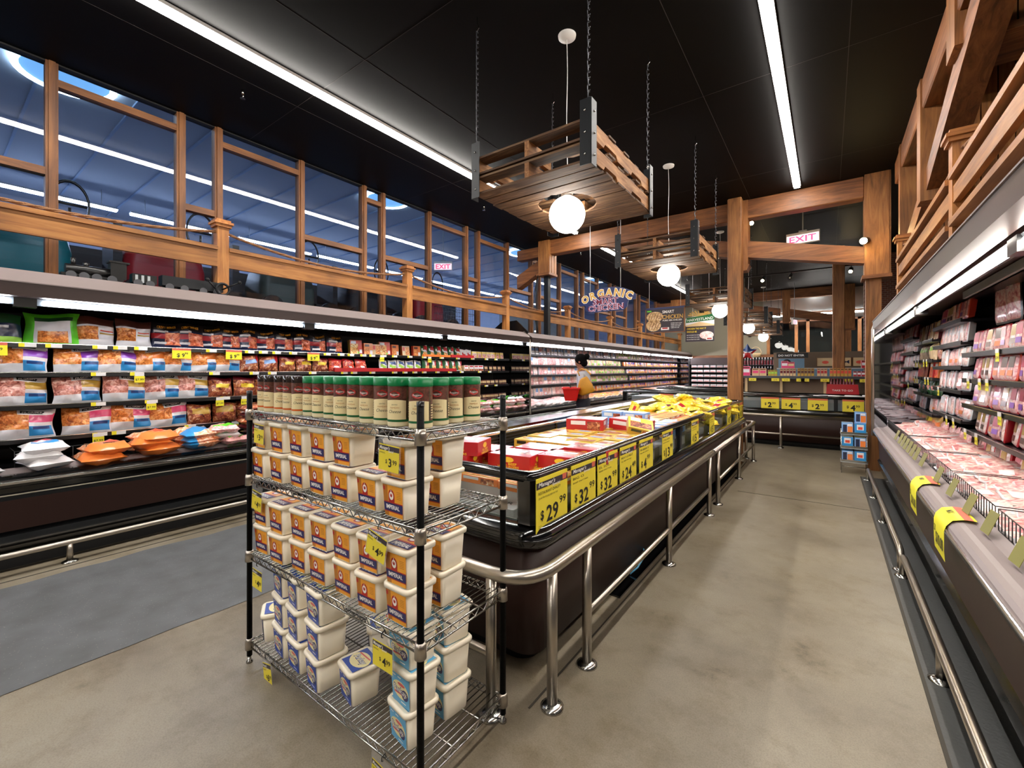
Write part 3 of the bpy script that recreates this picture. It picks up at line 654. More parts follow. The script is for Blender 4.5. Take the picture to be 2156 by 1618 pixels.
L('goldb', 2, [-1.2, -.85, -.5, -.15, .2, .52, .86, 1.18, 1.47, 1.72]); L('smoked', 2, [1.99, 2.23, 2.46, 2.70, 2.94, 3.18, 3.42, 3.66, 3.9]); L('redbag', 2, [4.12, 4.32, 4.52, 4.72, 4.92]); L('smalltray', 2, [5.1 + .14 * i for i in range(7)]); L('dtray', 2, [6.1 + .13 * i for i in range(9)])
L('pink', 3, [-1.2, -.85, -.5, -.15, .2, .55, .92, 1.22, 1.52]); L('brownp', 3, [1.79, 2.03, 2.27, 2.51]); L('smoked', 3, [2.77, 3.0, 3.24, 3.5, 3.76, 4.02]); L('redbag', 3, [4.26, 4.46, 4.66, 4.86]); L('dtray', 3, [5.05 + .13 * i for i in range(17)])
# lying bags in the deck of case 1
def flat_bag(w, l, t, regs, base, seed): return bag_mesh(w, l, t, regs, seed, base=base, bulge=.45)
LIE = {}
def lie(key, name, cat, desc, meshes): LIE[key] = (desc, [Proto(one(name, cat, q)) for q in meshes])
lie('wb', 'frozen_food_bag', 'bag', 'white bag with blue oval', [flat_bag(.26, .34, .09, [(.2, .8, .5, .8, 'pblue'), (.1, .9, .15, .4, 'pred')], 'pw', 41)])
lie('or', 'frozen_food_bag', 'bag', 'chicken bag with orange print', [flat_bag(.3, .36, .10, [(0, 1, .55, 1, 'porange'), (.1, .5, .2, .5, 'pcoral')], 'forange', 42)])
lie('bl', 'frozen_food_bag', 'bag', 'chicken bag with blue print', [flat_bag(.3, .34, .10, [(0, 1, .45, .9, 'pblue', .2)], 'forange', 43)])
lie('gr', 'frozen_food_bag', 'bag', 'bag with green print', [flat_bag(.26, .34, .09, [(.1, .9, .4, .8, 'pgreen', .2)], 'fpink', 44), flat_bag(.24, .3, .08, [(0, 1, .3, .8, 'pdkgreen', .2), (0, 1, .5, .6, 'pgreen', .2)], 'pw', 45)])
lie('rd', 'meat_pack', 'meat pack', 'shiny red smoked meat pack', [flat_bag(.26, .32, .07, [(.2, .8, .3, .6, 'fred')], 'pburg', 46), flat_bag(.26, .32, .07, [(.0, 1, .5, 1, 'fham')], 'pburg', 47)])
def put_lie(key, pos, rz, label, grp, tilt=.0, sc=1.0, k=0):
    d, pr = LIE[key]; return pr[k % len(pr)].put(pos, (PI / 2 * -1 + tilt, 0, rz), d + ', ' + label, grp, (sc,) * 3)
n = 0
for key, y, lv in [('wb', -2.1, 3), ('or', -1.7, 3), ('bl', -1.3, 3), ('gr', -.9, 3), ('wb', -.5, 3), ('or', -.1, 3), ('wb', .25, 3), ('wb', .62, 3), ('or', .95, 2), ('or', 1.28, 3), ('bl', 1.62, 3), ('gr', 1.93, 3), ('rd', 2.2, 6), ('rd', 2.5, 6), ('rd', 2.82, 5), ('rd', 3.2, 4), ('rd', 3.6, 4), ('gr', 4.0, 2), ('gr', 4.4, 2), ('or', 4.8, 2), ('gr', 5.2, 3), ('gr', 5.6, 3), ('gr', 6.0, 3), ('gr', 6.4, 3), ('gr', 6.75, 4), ('gr', 7.05, 4)]:
    for j in range(lv):
        st = '%s from bottom of left deck pile %s from near end' % (ordn(j), ordn(n))
        rz = PI / 2 + rng.uniform(-.25, .25)
        put_lie(key, (LX - .35, y + rng.uniform(-.03, .03), .765 + .062 * j), rz + PI, st, 'bags piled in the deck of the left case', rng.uniform(-.05, .08), 1, j)
    n += 1
# black wire fences in the deck
def wire_fence(x, y0, y1, z, label, side=1, h=.12, step=.075, mat='blk', grp='wire deck fences'):
    m = MB()
    for zz in (z, z + h): m.tube([(0, y0, zz), (0, y1, zz)], .0028, mat, 5)
    nn = max(2, int((y1 - y0) / step))
    for i in range(nn + 1): yy = y0 + (y1 - y0) * i / nn; m.tube([(0, yy, z), (0, yy, z + h)], .0022, mat, 4)
    for yy in (y0, y1): m.tube([(0, yy, z + h), (-.3 * side, yy, z + h)], .0025, mat, 4)
    o = m.build('wire_fence', loc=(x, 0, 0)); return tag(o, label, 'wire fence', grp)
wire_fence(LX - .16, .45, 1.4, .755, 'black wire fence before the orange bags in the left deck'); wire_fence(LX - .16, 1.45, 2.05, .755, 'black wire fence before the blue and green bags in the left deck'); wire_fence(LX - .16, 2.12, 3.1, .755, 'black wire fence before the red meat pile in the left deck'); wire_fence(LX - .16, -.6, .35, .755, 'black wire fence before the white bags in the left deck')
# red display trays on the second shelf
m = MB(); m.box(-.012, .03, 0, 2.35, 0, .05, 'pred'); tag(m.build('display_tray', loc=(LX - .5, 3.3, SL[1] + .004)), 'bright red display tray edging the second shelf of the left case', 'tray')
m = MB(); m.box(-.012, .03, 0, .62, 0, .035, 'porange'); tag(m.build('display_tray', loc=(LX - .5, 4.88, SL[0] + .004)), 'orange display tray edging the top shelf of the left case', 'tray')
m = MB(); m.box(-.012, .03, 0, .6, 0, .045, 'pred'); tag(m.build('display_tray', loc=(LX - .5, 5.52, SL[0] + .004)), 'short red display tray edging the top shelf of the left case', 'tray')
# price tickets
def ticket_proto(w, h, kind):
    def mk():
        m = MB(); m.box(-w / 2, w / 2, -.002, 0, -h, 0, 'yelb' if kind != 'w' else 'white')
        if kind == 'w': m.quad((-w / 2, -.0025, -h), (-w / 6, -.0025, -h), (-w / 6, -.0025, 0), (-w / 2, -.0025, 0), 'yelb')
        if kind == '9':
            m.quad((-w / 2, -.0026, -h * .22), (w / 2, -.0026, -h * .22), (w / 2, -.0026, 0), (-w / 2, -.0026, 0), 'tagr')
            m.text('$ 9', (-w * .05, -.003, -h * .85), (1, 0, 0), (0, 0, 1), h * .5, 'ink', 'c', .02); m.text('99', (w * .25, -.003, -h * .6), (1, 0, 0), (0, 0, 1), h * .28, 'ink', 'c', .01)
        if kind == 's':
            m.box(-w * .45, w * .45, -.004, 0, -h * .0, h * .5, 'white'); m.text('$7.99', (0, -.003, -h * .7), (1, 0, 0), (0, 0, 1), h * .45, 'ink', 'c', .01, w=w * .8)
        o = m.build('price_ticket'); o['category'] = 'price ticket'; return o
    return Proto(mk)
TS, TW, T9 = ticket_proto(.078, .062, 's'), ticket_proto(.10, .032, 'w'), ticket_proto(.16, .105, '9')
xt = LX - .485
for i, y in enumerate([.36, 1.60, 2.08, 3.0]): T9.put((xt + .02, y, SL[0] + .005), (0, 0, FL), 'large yellow $9.99 ticket under the left case top shelf, %s from near end' % ordn(i), 'large yellow shelf tickets')
for i, (y, r) in enumerate([(1.27, 1), (1.36, 2), (.98, 3), (1.95, 2), (2.2, 2), (2.1, 3), (4.07, 0), (5.02, 0), (2.55, 3)]):
    TS.put((xt, y, SL[r] - .03), (0, 0, FL), 'small yellow ticket hanging under left case %s, below the %s item' % (NM_S[r], ordn(int((y + 1.6) / .24))), 'small yellow shelf tickets')
k = 0
for r, ys in enumerate([[.55, .7, .99, 1.13, 1.28, 1.87, 2.25, 2.4, 2.55, 2.75, 3.2, 3.4, 3.55, 3.75, 3.9, 4.1, 4.3, 4.6, 4.9, 5.3, 5.7, 6.1, 6.5, 6.8], [.1, .98, 1.25, 1.9, 2.3, 2.5, 3.0, 3.45, 3.6, 3.9, 4.3, 4.5, 4.7, 4.9, 5.2, 5.5, 5.8, 6.3, 6.6], [.98, 1.36, 2.0, 5.9, 6.2, 6.5, 6.8], [.99, 1.12, 1.68, 2.3, 5.9, 6.3, 6.7]]):
    for j, y in enumerate(ys): TW.put((xt, y, SL[r] + .006), (0, 0, FL), 'white and yellow ticket on left case %s edge, %s from near end' % (NM_S[r], ordn(j)), 'white shelf edge tickets')

# ------------------------------------------------------------------ trays of fresh meat
def tray_mesh(w, h, d, rim, meat, label=None, label2=None):
    """tray standing on its short edge, wrapped front towards -y"""
    m = MB(True)
    def rr(x, z, y, r=.022, n=3):
        P = []
        for cx, cz, a0 in ((x - r, z - r, 0), (-x + r, z - r, 90), (-x + r, -z + r, 180), (x - r, -z + r, 270)):
            for i in range(n + 1): a = R(a0 + 90 * i / n); P.append((cx + r * math.cos(a), y, h / 2 + cz + r * math.sin(a)))
        return P
    X, Z = w / 2, h / 2
    m.loft([rr(X * .8, Z * .82, d / 2), rr(X, Z, -d * .15), rr(X * 1.0, Z * 1.0, -d * .2)][::-1], rim, False)
    m.loft([rr(X * .8, Z * .82, d / 2 - .0005), rr(X * .8, Z * .82, d / 2)], rim, True)
    m.loft([rr(X, Z, -d * .2), rr(X * .9, Z * .9, -d * .32)], rim, False)
    m.loft([rr(X * .9, Z * .9, -d * .32), rr(X * .8, Z * .8, -d * .47), rr(X * .4, Z * .4, -d * .52), rr(.002, .002, -d * .53, .001)], meat, False)
    def lab(x0, x1, z0, z1, k, e=.0):
        yy = -d * .54 - e; m.quad((x0 * X, yy, h / 2 + z0 * Z), (x1 * X, yy, h / 2 + z0 * Z), (x1 * X, yy, h / 2 + z1 * Z), (x0 * X, yy, h / 2 + z1 * Z), k)
    if label: lab(-.55, .55, .0, .8, label)
    if label2: lab(-.5, .5, -.6, -.2, label2, .001)
    return m
TR = {}
def rtray(key, desc, meshes, name='meat_tray', cat='meat tray'): TR[key] = (desc, [Proto(one(name, cat, q)) for q in meshes])
rtray('pk', 'pale pink chicken tray', [tray_mesh(.19, .21, .07, 'pw', 'fchk', 'psky'), tray_mesh(.19, .21, .07, 'pw', 'fpink', None, 'pw'), tray_mesh(.19, .21, .07, 'pw', 'fpink'), tray_mesh(.19, .21, .07, 'pw', 'fpink'), tray_mesh(.19, .21, .07, 'pw', 'fchk')])
rtray('gr', 'tray with green label', [tray_mesh(.19, .19, .07, 'pw', 'fchk', 'plime'), tray_mesh(.19, .19, .07, 'pw', 'ptan', None, 'pgreen')])
rtray('or', 'orange meat tray with violet label', [tray_mesh(.2, .16, .07, 'pw', 'forange', 'pviolet'), tray_mesh(.2, .16, .07, 'porange', 'forange', 'pw', 'pyel')])
rtray('wh', 'white pack with dark stripe', [box_pack(.15, .2, .03, 'pw', [(.1, .9, .5, .8, 'psky'), (.1, .9, .2, .3, 'pgrey'), (.8, 1, 0, 1, 'pblack')], 'pw'), box_pack(.15, .19, .03, 'pw', [(.1, .9, .45, .85, 'fpink'), (.05, .6, .1, .25, 'pdblue')], 'pgrey')], 'meat_pack', 'meat pack')
rtray('rd', 'bright red framed meat tray', [tray_mesh(.165, .195, .06, 'pred', 'fchk', 'pgold', 'pbrown'), tray_mesh(.165, .195, .06, 'pcoral', 'fpink', 'pbrown', 'porange'), tray_mesh(.165, .195, .06, 'pred', 'fpink', 'pmag', 'ppurple')])
rtray('dk', 'black tray of vacuum packed meat', [tray_mesh(.24, .30, .05, 'pblack', 'fpink', None, 'pw'), tray_mesh(.24, .30, .05, 'pblack', 'fbac')])
rtray('tl', 'tall slim tan pack', [box_pack(.075, .22, .05, 'ptan', [(.1, .9, .3, .6, 'fred'), (.1, .9, .75, .9, 'pw')], 'pburg'), box_pack(.075, .22, .05, 'pbrown', [(.1, .9, .1, .5, 'ptan')], 'ptan')], 'meat_pack', 'meat pack')
rtray('lg', 'clear pack with lime green label', [bag_mesh(.15, .2, .06, [(.1, .9, .55, .8, 'plime')], 71, base='ptan'), bag_mesh(.15, .2, .06, [(.1, .9, .55, .8, 'plime')], 72, base='fham')], 'meat_pack', 'meat pack')
rtray('oc', 'orange and red sausage carton', [box_pack(.13, .19, .05, 'porange', [(.1, .9, .1, .6, 'fred'), (.1, .9, .7, .9, 'pw')], 'pred'), box_pack(.13, .19, .05, 'pmag', [(.1, .9, .1, .4, 'fred'), (.1, .9, .6, .9, 'pyel')], 'porange')], 'meat_pack', 'meat pack')
rtray('gn', 'dark green wrapped pack', [bag_mesh(.14, .19, .07, [(.2, .8, .3, .6, 'fmeat')], 73, base='pdkgreen')], 'meat_pack', 'meat pack')
rtray('yo', 'orange yellow sausage bag', [bag_mesh(.15, .24, .07, [(.1, .9, .2, .7, 'porange')], 74, base='pgold'), bag_mesh(.15, .24, .07, [(.0, 1, .1, .4, 'fred')], 75, base='pyel')], 'meat_pack', 'meat pack')
rtray('wt', 'white framed pork tray', [tray_mesh(.165, .19, .06, 'pw', 'fpink', None, 'porange'), tray_mesh(.165, .19, .06, 'pw', 'fchk', 'pw')])
rtray('cl', 'clear hanging pack of ham', [bag_mesh(.15, .18, .05, [(.2, .8, .2, .45, 'pw')], 76, base='fpink')], 'meat_pack', 'meat pack')
def tray_row(key, x, z, y0, y1, pitch, face, where, grp, lean=.12):
    desc, pr = TR[key]; n = int((y1 - y0) / pitch)
    for i in range(n):
        pr[rng.randrange(len(pr))].put((x + rng.uniform(-.012, .012), y0 + pitch * (i + .5) + rng.uniform(-.012, .012), z), (-(lean) + rng.uniform(-.05, .05), 0, face + rng.uniform(-.16, .16)), '%s, %s from near end, %s' % (desc, ordn(i), where), grp)
x2 = LX - .57
N2 = ['top', 'second', 'third', 'fourth', 'lowest']
for r, z in enumerate([1.84, 1.60, 1.37, 1.14]):
    w_ = 'far left case %s shelf' % N2[r]
    if r == 0:
        tray_row('wh', x2, z, 7.5, 13.0, .17, FL, w_, 'white packs on the far left case'); tray_row('gr', x2, z, 13.0, 15.4, .2, FL, w_, 'green label trays on the far left case'); tray_row('wt', x2, z, 15.4, 20.0, .19, FL, w_, 'pork trays on the far left case')
    else:
        tray_row('pk', x2, z, 7.5, 10.6 + .1 * r, .195, FL, w_, 'chicken trays on the far left case'); tray_row('gr', x2, z, 10.7 + .1 * r, 13.2 + .3 * r, .2, FL, w_, 'green label trays on the far left case'); tray_row('or', x2, z, 13.3 + .3 * r, 20.0, .21, FL, w_, 'orange trays on the far left case')
tray_row('pk', x2, .88, 7.5, 11.0, .195, FL, 'far left case lowest row', 'chicken trays on the far left case')
tray_row('or', x2, .88, 11.1, 20.0, .21, FL, 'far left case lowest row', 'orange trays on the far left case')
m = MB(); m.box(-.5, 0, -3.5 / 2 - .05, 3.5 / 2 + 9.2 - .05, -.03, -.005, 'dshelf'); 
tag(m.build('low_shelf', loc=(LX - .48, 9.25, .885)), 'long dark low shelf above the deck of the far left case', 'shelf')
# flat packs on decks
def flat_pack(w, l, t, meat, lab):
    m = MB(True); 
    def ring(f, z, r=.02):
        X, Y = w / 2 * f, l / 2 * f; return [(X - r, -Y, z), (X, -Y + r, z), (X, Y - r, z), (X - r, Y, z), (-X + r, Y, z), (-X, Y - r, z), (-X, -Y + r, z), (-X + r, -Y, z)]
    m.loft([ring(.9, 0), ring(1.0, t * .5), ring(.93, t * .9)], 'pw', False); m.loft([ring(.93, t * .9), ring(.5, t * 1.08), ring(.05, t * 1.1, .001)], meat, False)
    if lab: m.quad((-w * .3, -l * .35, t * 1.12), (w * .3, -l * .35, t * 1.12), (w * .3, -l * .1, t * 1.12), (-w * .3, -l * .1, t * 1.12), lab)
    return m
rtray('fb', 'flat bacon pack', [flat_pack(.15, .27, .022, 'fbac', 'pw'), flat_pack(.15, .27, .022, 'fbac', None), flat_pack(.15, .27, .022, 'fbac', None), flat_pack(.16, .28, .02, 'fpink', None)], 'bacon_pack', 'meat pack')
rtray('fo', 'flat orange chicken pack', [flat_pack(.2, .26, .04, 'forange', 'pyel'), flat_pack(.2, .26, .04, 'forange', 'porange')], 'chicken_pack', 'meat pack')
rtray('fp', 'flat pink chicken pack', [flat_pack(.2, .26, .04, 'fchk', 'pw'), flat_pack(.2, .26, .04, 'fpink', None)], 'chicken_pack', 'meat pack')
def deck_field(keys, x0, dx, nx, y0, dy, ny, z0, dz, tilt, where, grp, sgn, rz0):
    for j in range(ny):
        for i in range(nx):
            desc, pr = TR[keys[(j * 7 // ny) % len(keys)] if len(keys) > 1 else keys[0]]
            pr[rng.randrange(len(pr))].put((x0 + dx * i + rng.uniform(-.02, .02), y0 + dy * j + rng.uniform(-.02, .02), z0 + dz * i + rng.uniform(0, .03)), (tilt + rng.uniform(-.12, .12), rng.uniform(-.12, .12) - sgn * .18, rz0 + rng.uniform(-.25, .25)), '%s, row %s column %s, %s' % (desc, ordn(j), ordn(i), where), grp)
deck_field(['fp', 'fo', 'fo', 'fp', 'fo', 'fp', 'fp'], LX - .2, -.2, 2, 7.6, .2, 60, .735, .03, .12, 'far left deck', 'flat packs in the far left deck', 1, PI / 2)
# right meat case
FR = -PI / 2
xr = RX + .56
for r, z in enumerate(SR1):
    tray_row('rd', xr, z, 3.7, 5.62, .178, FR, 'right case %s shelf' % N2[r], 'red trays on the right case')
tray_row('rd', xr - .0, .725, 3.5, 5.6, .18, FR, 'right case deck back', 'red trays on the right case')
tray_row('dk', xr + .06, 1.86, 3.3, 5.3, .27, FR, 'right case above top shelf', 'black trays at the top of the right case', .02)
m = MB(); m.box(-.02, .02, -1.0, .98, 0, .06, 'lgrey'); m.box(.0, .35, -1.0, .98, .0, .01, 'dshelf'); tag(m.build('top_rack', loc=(RX + .49, 4.5, 2.13)), 'pale grey rail edging a short rack high in the right case', 'rack')
for r, (k, p) in enumerate([('rd', .17), ('wt', .17), ('wt', .17), ('wt', .18), ('wt', .2)]): tray_row(k, xr, SR2[r], 5.68, 6.96, p, FR, 'middle bay %s shelf, right case' % N2[r], TR[k][0] + 's in the middle bay')
tray_row('cl', xr, .74, 5.66, 6.96, .16, FR, 'middle bay bottom, right case', 'clear hanging packs in the middle bay')
for r, (k, p) in enumerate([('tl', .08), ('lg', .15), ('oc', .12), ('gn', .15), ('wt', .17)]): tray_row(k, xr, SR3[r], 7.03, 7.68, p, FR, 'end bay %s shelf, right case' % N2[r], TR[k][0] + 's in the end bay')
tray_row('yo', xr, .72, 6.98, 7.66, .11, FR, 'end bay bottom, right case', 'orange sausage bags in the end bay')
deck_field(['fb'], RX + .30, .11, 3, 2.3, .155, 35, .74, .03, .10, 'right deck', 'bacon packs in the right deck', -1, -PI / 2)
for i, (a, b) in enumerate([(2.2, 3.0), (3.05, 3.9), (3.95, 4.8), (4.85, 5.8), (5.85, 7.6)]):
    wire_fence(RX + .15, a, b, .745, 'black wire fence at the front of the right deck, %s from the near end' % ordn(i), -1, .10, .045)
K['olive'] = mt('dull_ticket', '7f7a35', .5)
def mk_tg():
    m = MB(); m.box(-.045, .045, -.002, 0, -.11, 0, 'olive'); o = m.build('price_ticket'); o['category'] = 'price ticket'; return o
TG = Proto(mk_tg)
for i, y in enumerate([2.55, 2.95, 3.3, 3.7, 4.1, 4.7, 5.0, 5.2, 5.4, 5.6, 5.8, 6.0, 6.3]):
    o = TG.put((RX + .13, y, .84), (-.35, 0, FR + .1), 'hanging price ticket before the right deck, %s from the near end' % ordn(i), 'tickets along the right deck')
for i, (y, z) in enumerate([(4.55, 1.62), (5.0, 1.40), (4.5, 1.17), (5.1, .95), (4.8, 1.40), (5.45, .95), (6.6, 1.28), (5.9, 1.0), (6.2, 1.0), (7.2, 1.38), (7.4, 1.38), (7.3, 1.6), (7.5, 1.6), (5.35, 1.40)]):
    TS.put((RX + .48, y, z), (0, 0, FR), 'small yellow ticket on a right case shelf, %s counted' % ordn(i), 'small yellow tickets in the right case')
# folded yellow bumper signs
def bumper_sign(y, label):
    t = thing('folded_price_sign', label, 'price sign', (RX, y, 0)); q = MB(True); w = .135; P = []
    for i in range(13): a = PI * i / 12; P.append((.06 - .066 * math.sin(a / 1.0) if a < PI else .06, .62 + .052 * (1 - math.cos(a)) + .006))
    pr = [(-.008, .50), (-.012, .56), (-.012, .66), (-.004, .69), (.02, .722), (.06, .733), (.11, .733)]
    q.loft([[(x, s * w, z) for s in (-1, 1)] for x, z in pr], 'yelb', False, True, False); q.build('card', t)
    q = MB(); q.quad((.03, -w, .7275), (.075, -w, .7365), (.075, w, .7365), (.03, w, .7275), 'tagr') if False else q.quad((.062, -w, .7345), (.098, -w, .7345), (.098, w, .7345), (.062, w, .7345), 'tagr')
    q.text('2/', (-.0135, w * .85, .60), (0, -1, 0), (0, 0, 1), .05, 'ink', 'l', .02); q.text('$10.00', (-.0135, w * .55, .545), (0, -1, 0), (0, 0, 1), .085, 'ink', 'l', .02, w=w * 1.4)
    q.text('MIX', (.025, w * .5, .7245), (0, -1, 0), (.95, 0, .25), .04, 'ink', 'l', .01); q.build('printing', t)
bumper_sign(4.16, 'yellow 2/$10 sign folded over the right case bumper, farther one'); bumper_sign(3.28, 'yellow 2/$10 sign folded over the right case bumper, nearer one')

# ------------------------------------------------------------------ chest freezers
def rrect(x0, x1, y0, y1, r, n=5):
    P = []
    for cx, cy, a0 in ((x1 - r, y1 - r, 0), (x0 + r, y1 - r, 90), (x0 + r, y0 + r, 180), (x1 - r, y0 + r, 270)):
        for i in range(n + 1): a = R(a0 + 90 * i / n); P.append((cx + r * math.cos(a), cy + r * math.sin(a)))
    return P
def rloft(q, spec, k, sm=True, cap=False):
    q.loft([[(x, y, z) for x, y in rrect(*s[:4], s[4])] for s in spec for z in [s[5]]], k, cap, sm)
def chest(label, x0, x1, y0, y1, long_axis, wall_side, vz=0.0, splits=()):
    """freezer with black bumper, glass walls and a black rim; wall_side: thick vented side"""
    t = thing('chest_freezer', label, 'freezer', ((x0 + x1) / 2, (y0 + y1) / 2, 0)); cx, cy = (x0 + x1) / 2, (y0 + y1) / 2
    X0, X1, Y0, Y1 = x0 - cx, x1 - cx, y0 - cy, y1 - cy
    q = MB(); rloft(q, [(X0 + .1, X1 - .1, Y0 + .1, Y1 - .1, .1, 0), (X0 + .1, X1 - .1, Y0 + .1, Y1 - .1, .1, .12)], 'blkm', cap=True); q.build('toe_kick', t)
    q = MB(); rloft(q, [(X0, X1, Y0, Y1, .1, .11), (X0, X1, Y0, Y1, .1, .64)], 'brown', cap=True); q.build('body', t)
    q = MB(); b = .055
    rloft(q, [(X0, X1, Y0, Y1, .1, .62), (X0 - b * .7, X1 + b * .7, Y0 - b * .7, Y1 + b * .7, .14, .635), (X0 - b, X1 + b, Y0 - b, Y1 + b, .15, .665), (X0 - b, X1 + b, Y0 - b, Y1 + b, .15, .70), (X0 - b * .6, X1 + b * .6, Y0 - b * .6, Y1 + b * .6, .14, .73), (X0, X1, Y0, Y1, .1, .74), (X0 + .04, X1 - .04, Y0 + .04, Y1 - .04, .08, .74)], 'blkg'); q.build('bumper', t)
    q = MB(); rloft(q, [(X0 - b - .003, X1 + b + .003, Y0 - b - .003, Y1 + b + .003, .15, .676), (X0 - b - .007, X1 + b + .007, Y0 - b - .007, Y1 + b + .007, .15, .682), (X0 - b - .003, X1 + b + .003, Y0 - b - .003, Y1 + b + .003, .15, .688)], 'blkg'); q.build('bumper_lip', t)
    zr = .985
    for px, py in ((X1 - .05, Y0 + .05), (X0 + .05, Y0 + .05), (X1 - .04, Y1 - .04), (X0 + .04, Y1 - .04)):
        w = .055 if py < 0 else .03
        q = MB(); q.bbox(px - w, px + w, py - w, py + w, .73, zr, 'blkg', .02); q.build('corner_post', t)
    for s in splits:
        q = MB()
        if long_axis == 'y': q.box(X1 - .045, X1 - .005, s - cy - .03, s - cy + .03, .74, zr - .01, 'blk')
        else: q.box(s - cx - .03, s - cx + .03, Y0 + .005, Y0 + .045, .74, zr - .01, 'blk')
        q.build('glass_divider', t)
    q = MB(); e = .045
    rloft(q, [(X0 + e, X1 - e, Y0 + e, Y1 - e, .04, zr - .035), (X0 - .005, X1 + .005, Y0 - .005, Y1 + .005, .06, zr - .03), (X0 - .01, X1 + .01, Y0 - .01, Y1 + .01, .06, zr), (X0 + .005, X1 - .005, Y0 + .005, Y1 - .005, .06, zr + .018), (X0 + e, X1 - e, Y0 + e, Y1 - e, .04, zr + .01), (X0 + e, X1 - e, Y0 + e, Y1 - e, .04, zr - .035)], 'blkg'); q.build('top_rim', t)
    q = MB(); rloft(q, [(X0 + .003, X1 - .003, Y0 + .003, Y1 - .003, .06, zr + .019), (X0 + .018, X1 - .018, Y0 + .018, Y1 - .018, .05, zr + .021)], 'chrome'); q.build('rim_trim', t)
    q = MB(); g = .02; zb = .74; zt = zr - .03
    for a, bq in (((X1 - g, Y0 + .1), (X1 - g, Y1 - .08)), ((X0 + .1, Y0 + g), (X1 - .1, Y0 + g)), ((X0 + g, Y0 + .1), (X0 + g, Y1 - .08)), ((X0 + .08, Y1 - g), (X1 - .08, Y1 - g))):
        q.quad((a[0], a[1], zb), (bq[0], bq[1], zb), (bq[0], bq[1], zt), (a[0], a[1], zt), 'glass')
    q.build('glass_wall', t)
    q = MB(); i_ = .06
    q.box(X0 + i_, X1 - i_, Y0 + i_, Y1 - i_, .645, .66, 'grey')
    for s in (0, 1):
        q.box(X0 + i_, X1 - i_, (Y0 + i_) if s == 0 else (Y1 - i_ - .01), (Y0 + i_ + .01) if s == 0 else (Y1 - i_), .66, .74, 'grey'); q.box((X0 + i_) if s == 0 else (X1 - i_ - .01), (X0 + i_ + .01) if s == 0 else (X1 - i_), Y0 + i_, Y1 - i_, .66, .74, 'grey')
    q.build('liner', t)
    return t
IX0, IX1, IY0, IY1 = -2.36, -1.14, 1.74, 8.02
isl = chest('long black and brown freezer island of frozen boxes in the middle of the hall', IX0, IX1, IY0, IY1, 'y', -1, splits=(4.35,))
cx, cy = (IX0 + IX1) / 2, (IY0 + IY1) / 2
q = MB(); q.box(-.56, -.36, IY0 - cy + .08, IY1 - cy - .9, .66, .985, 'blk')
for i in range(5): q.box(-.362, -.352, IY0 - cy + .1, IY1 - cy - .92, .86 + i * .024, .868 + i * .024, 'dsteel')
for i in range(7): q.box(-.365, -.35, IY0 - cy + .1 + i * .88, IY0 - cy + .13 + i * .88, .70, .985, 'blkg')
q.box(-.366, -.356, IY0 - cy + .1, IY1 - cy - .92, .68, .84, 'grey'); q.build('vented_wall', isl)
q = MB(); q.box(-.63, -.36, IY0 - cy + .05, IY1 - cy - .88, .99, 1.035, 'blkg'); q.tube([(-.37, IY0 - cy + .06, 1.0), (-.37, IY1 - cy - .9, 1.0)], .016, 'trimw', 8); q.tube([(-.63, IY0 - cy + .06, 1.02), (-.63, IY1 - cy - .9, 1.02)], .03, 'blkg', 8); q.build('back_ledge', isl)
# price cards on the glass
def card(w, h, title, sub, dol, cts, save=False, hdr='mgr'):
    def mk():
        m = MB(); m.box(-w / 2, w / 2, -.0015, .0015, 0, h, 'yel'); y = -.0022
        def T(s, x, z, size, k='ink', al='l', bold=.0, ww=None, shear=0): m.text(s, (x, y - .0008, z), (1, 0, 0), (0, 0, 1), size, k, al, bold, shear, ww)
        zt = h * .985
        if hdr == 'mgr':
            m.quad((-w / 2, y, h * .80), (w / 2, y, h * .80), (w / 2, y, h * .92), (-w / 2, y, h * .92), 'tagk')
            T("Manager's", -w * .44, h * .835, h * .11, 'wink', 'l', .015, w * .52, .25); T('Special', -w * .02, h * .775, h * .07, 'wink', 'l', .01, w * .26, .2)
            m.quad((w * .33, y - .0006, h * .82), (w * .45, y - .0006, h * .82), (w * .47, y - .0006, h * .93), (w * .32, y - .0006, h * .93), 'tagr')
        else: m.quad((-w / 2, y, h * .84), (w / 2, y, h * .84), (w / 2, y, h), (-w / 2, y, h), 'tagr')
        T(title, -w * .44, h * .69, h * .075, 'ink', 'l', .0, min(w * .7, w * .085 * len(title))); T(sub, -w * .44, h * .61, h * .045, 'ink', 'l', 0, w * .6)
        two = len(dol) > 1
        T('$', -w * .38, h * .22, h * .24, 'ink', 'l', .02); T(dol, -w * .2, h * .14, h * .42, 'ink', 'l', .02, w * (.38 if two else .2)); T(cts, w * (.22 if two else .04), h * .37, h * .2, 'ink', 'l', .01, w * .22)
        if save: T('Save $2.00', w * .02, h * .06, h * .055, 'ink', 'l', .0, w * .4)
        for i in range(3): T('0000', -w * .44, h * (.05 + .03 * i), h * .02, 'ink', 'l', 0, w * .09)
        o = m.build('price_card'); o['category'] = 'price card'; return o
    return mk
gx = IX1 + .012
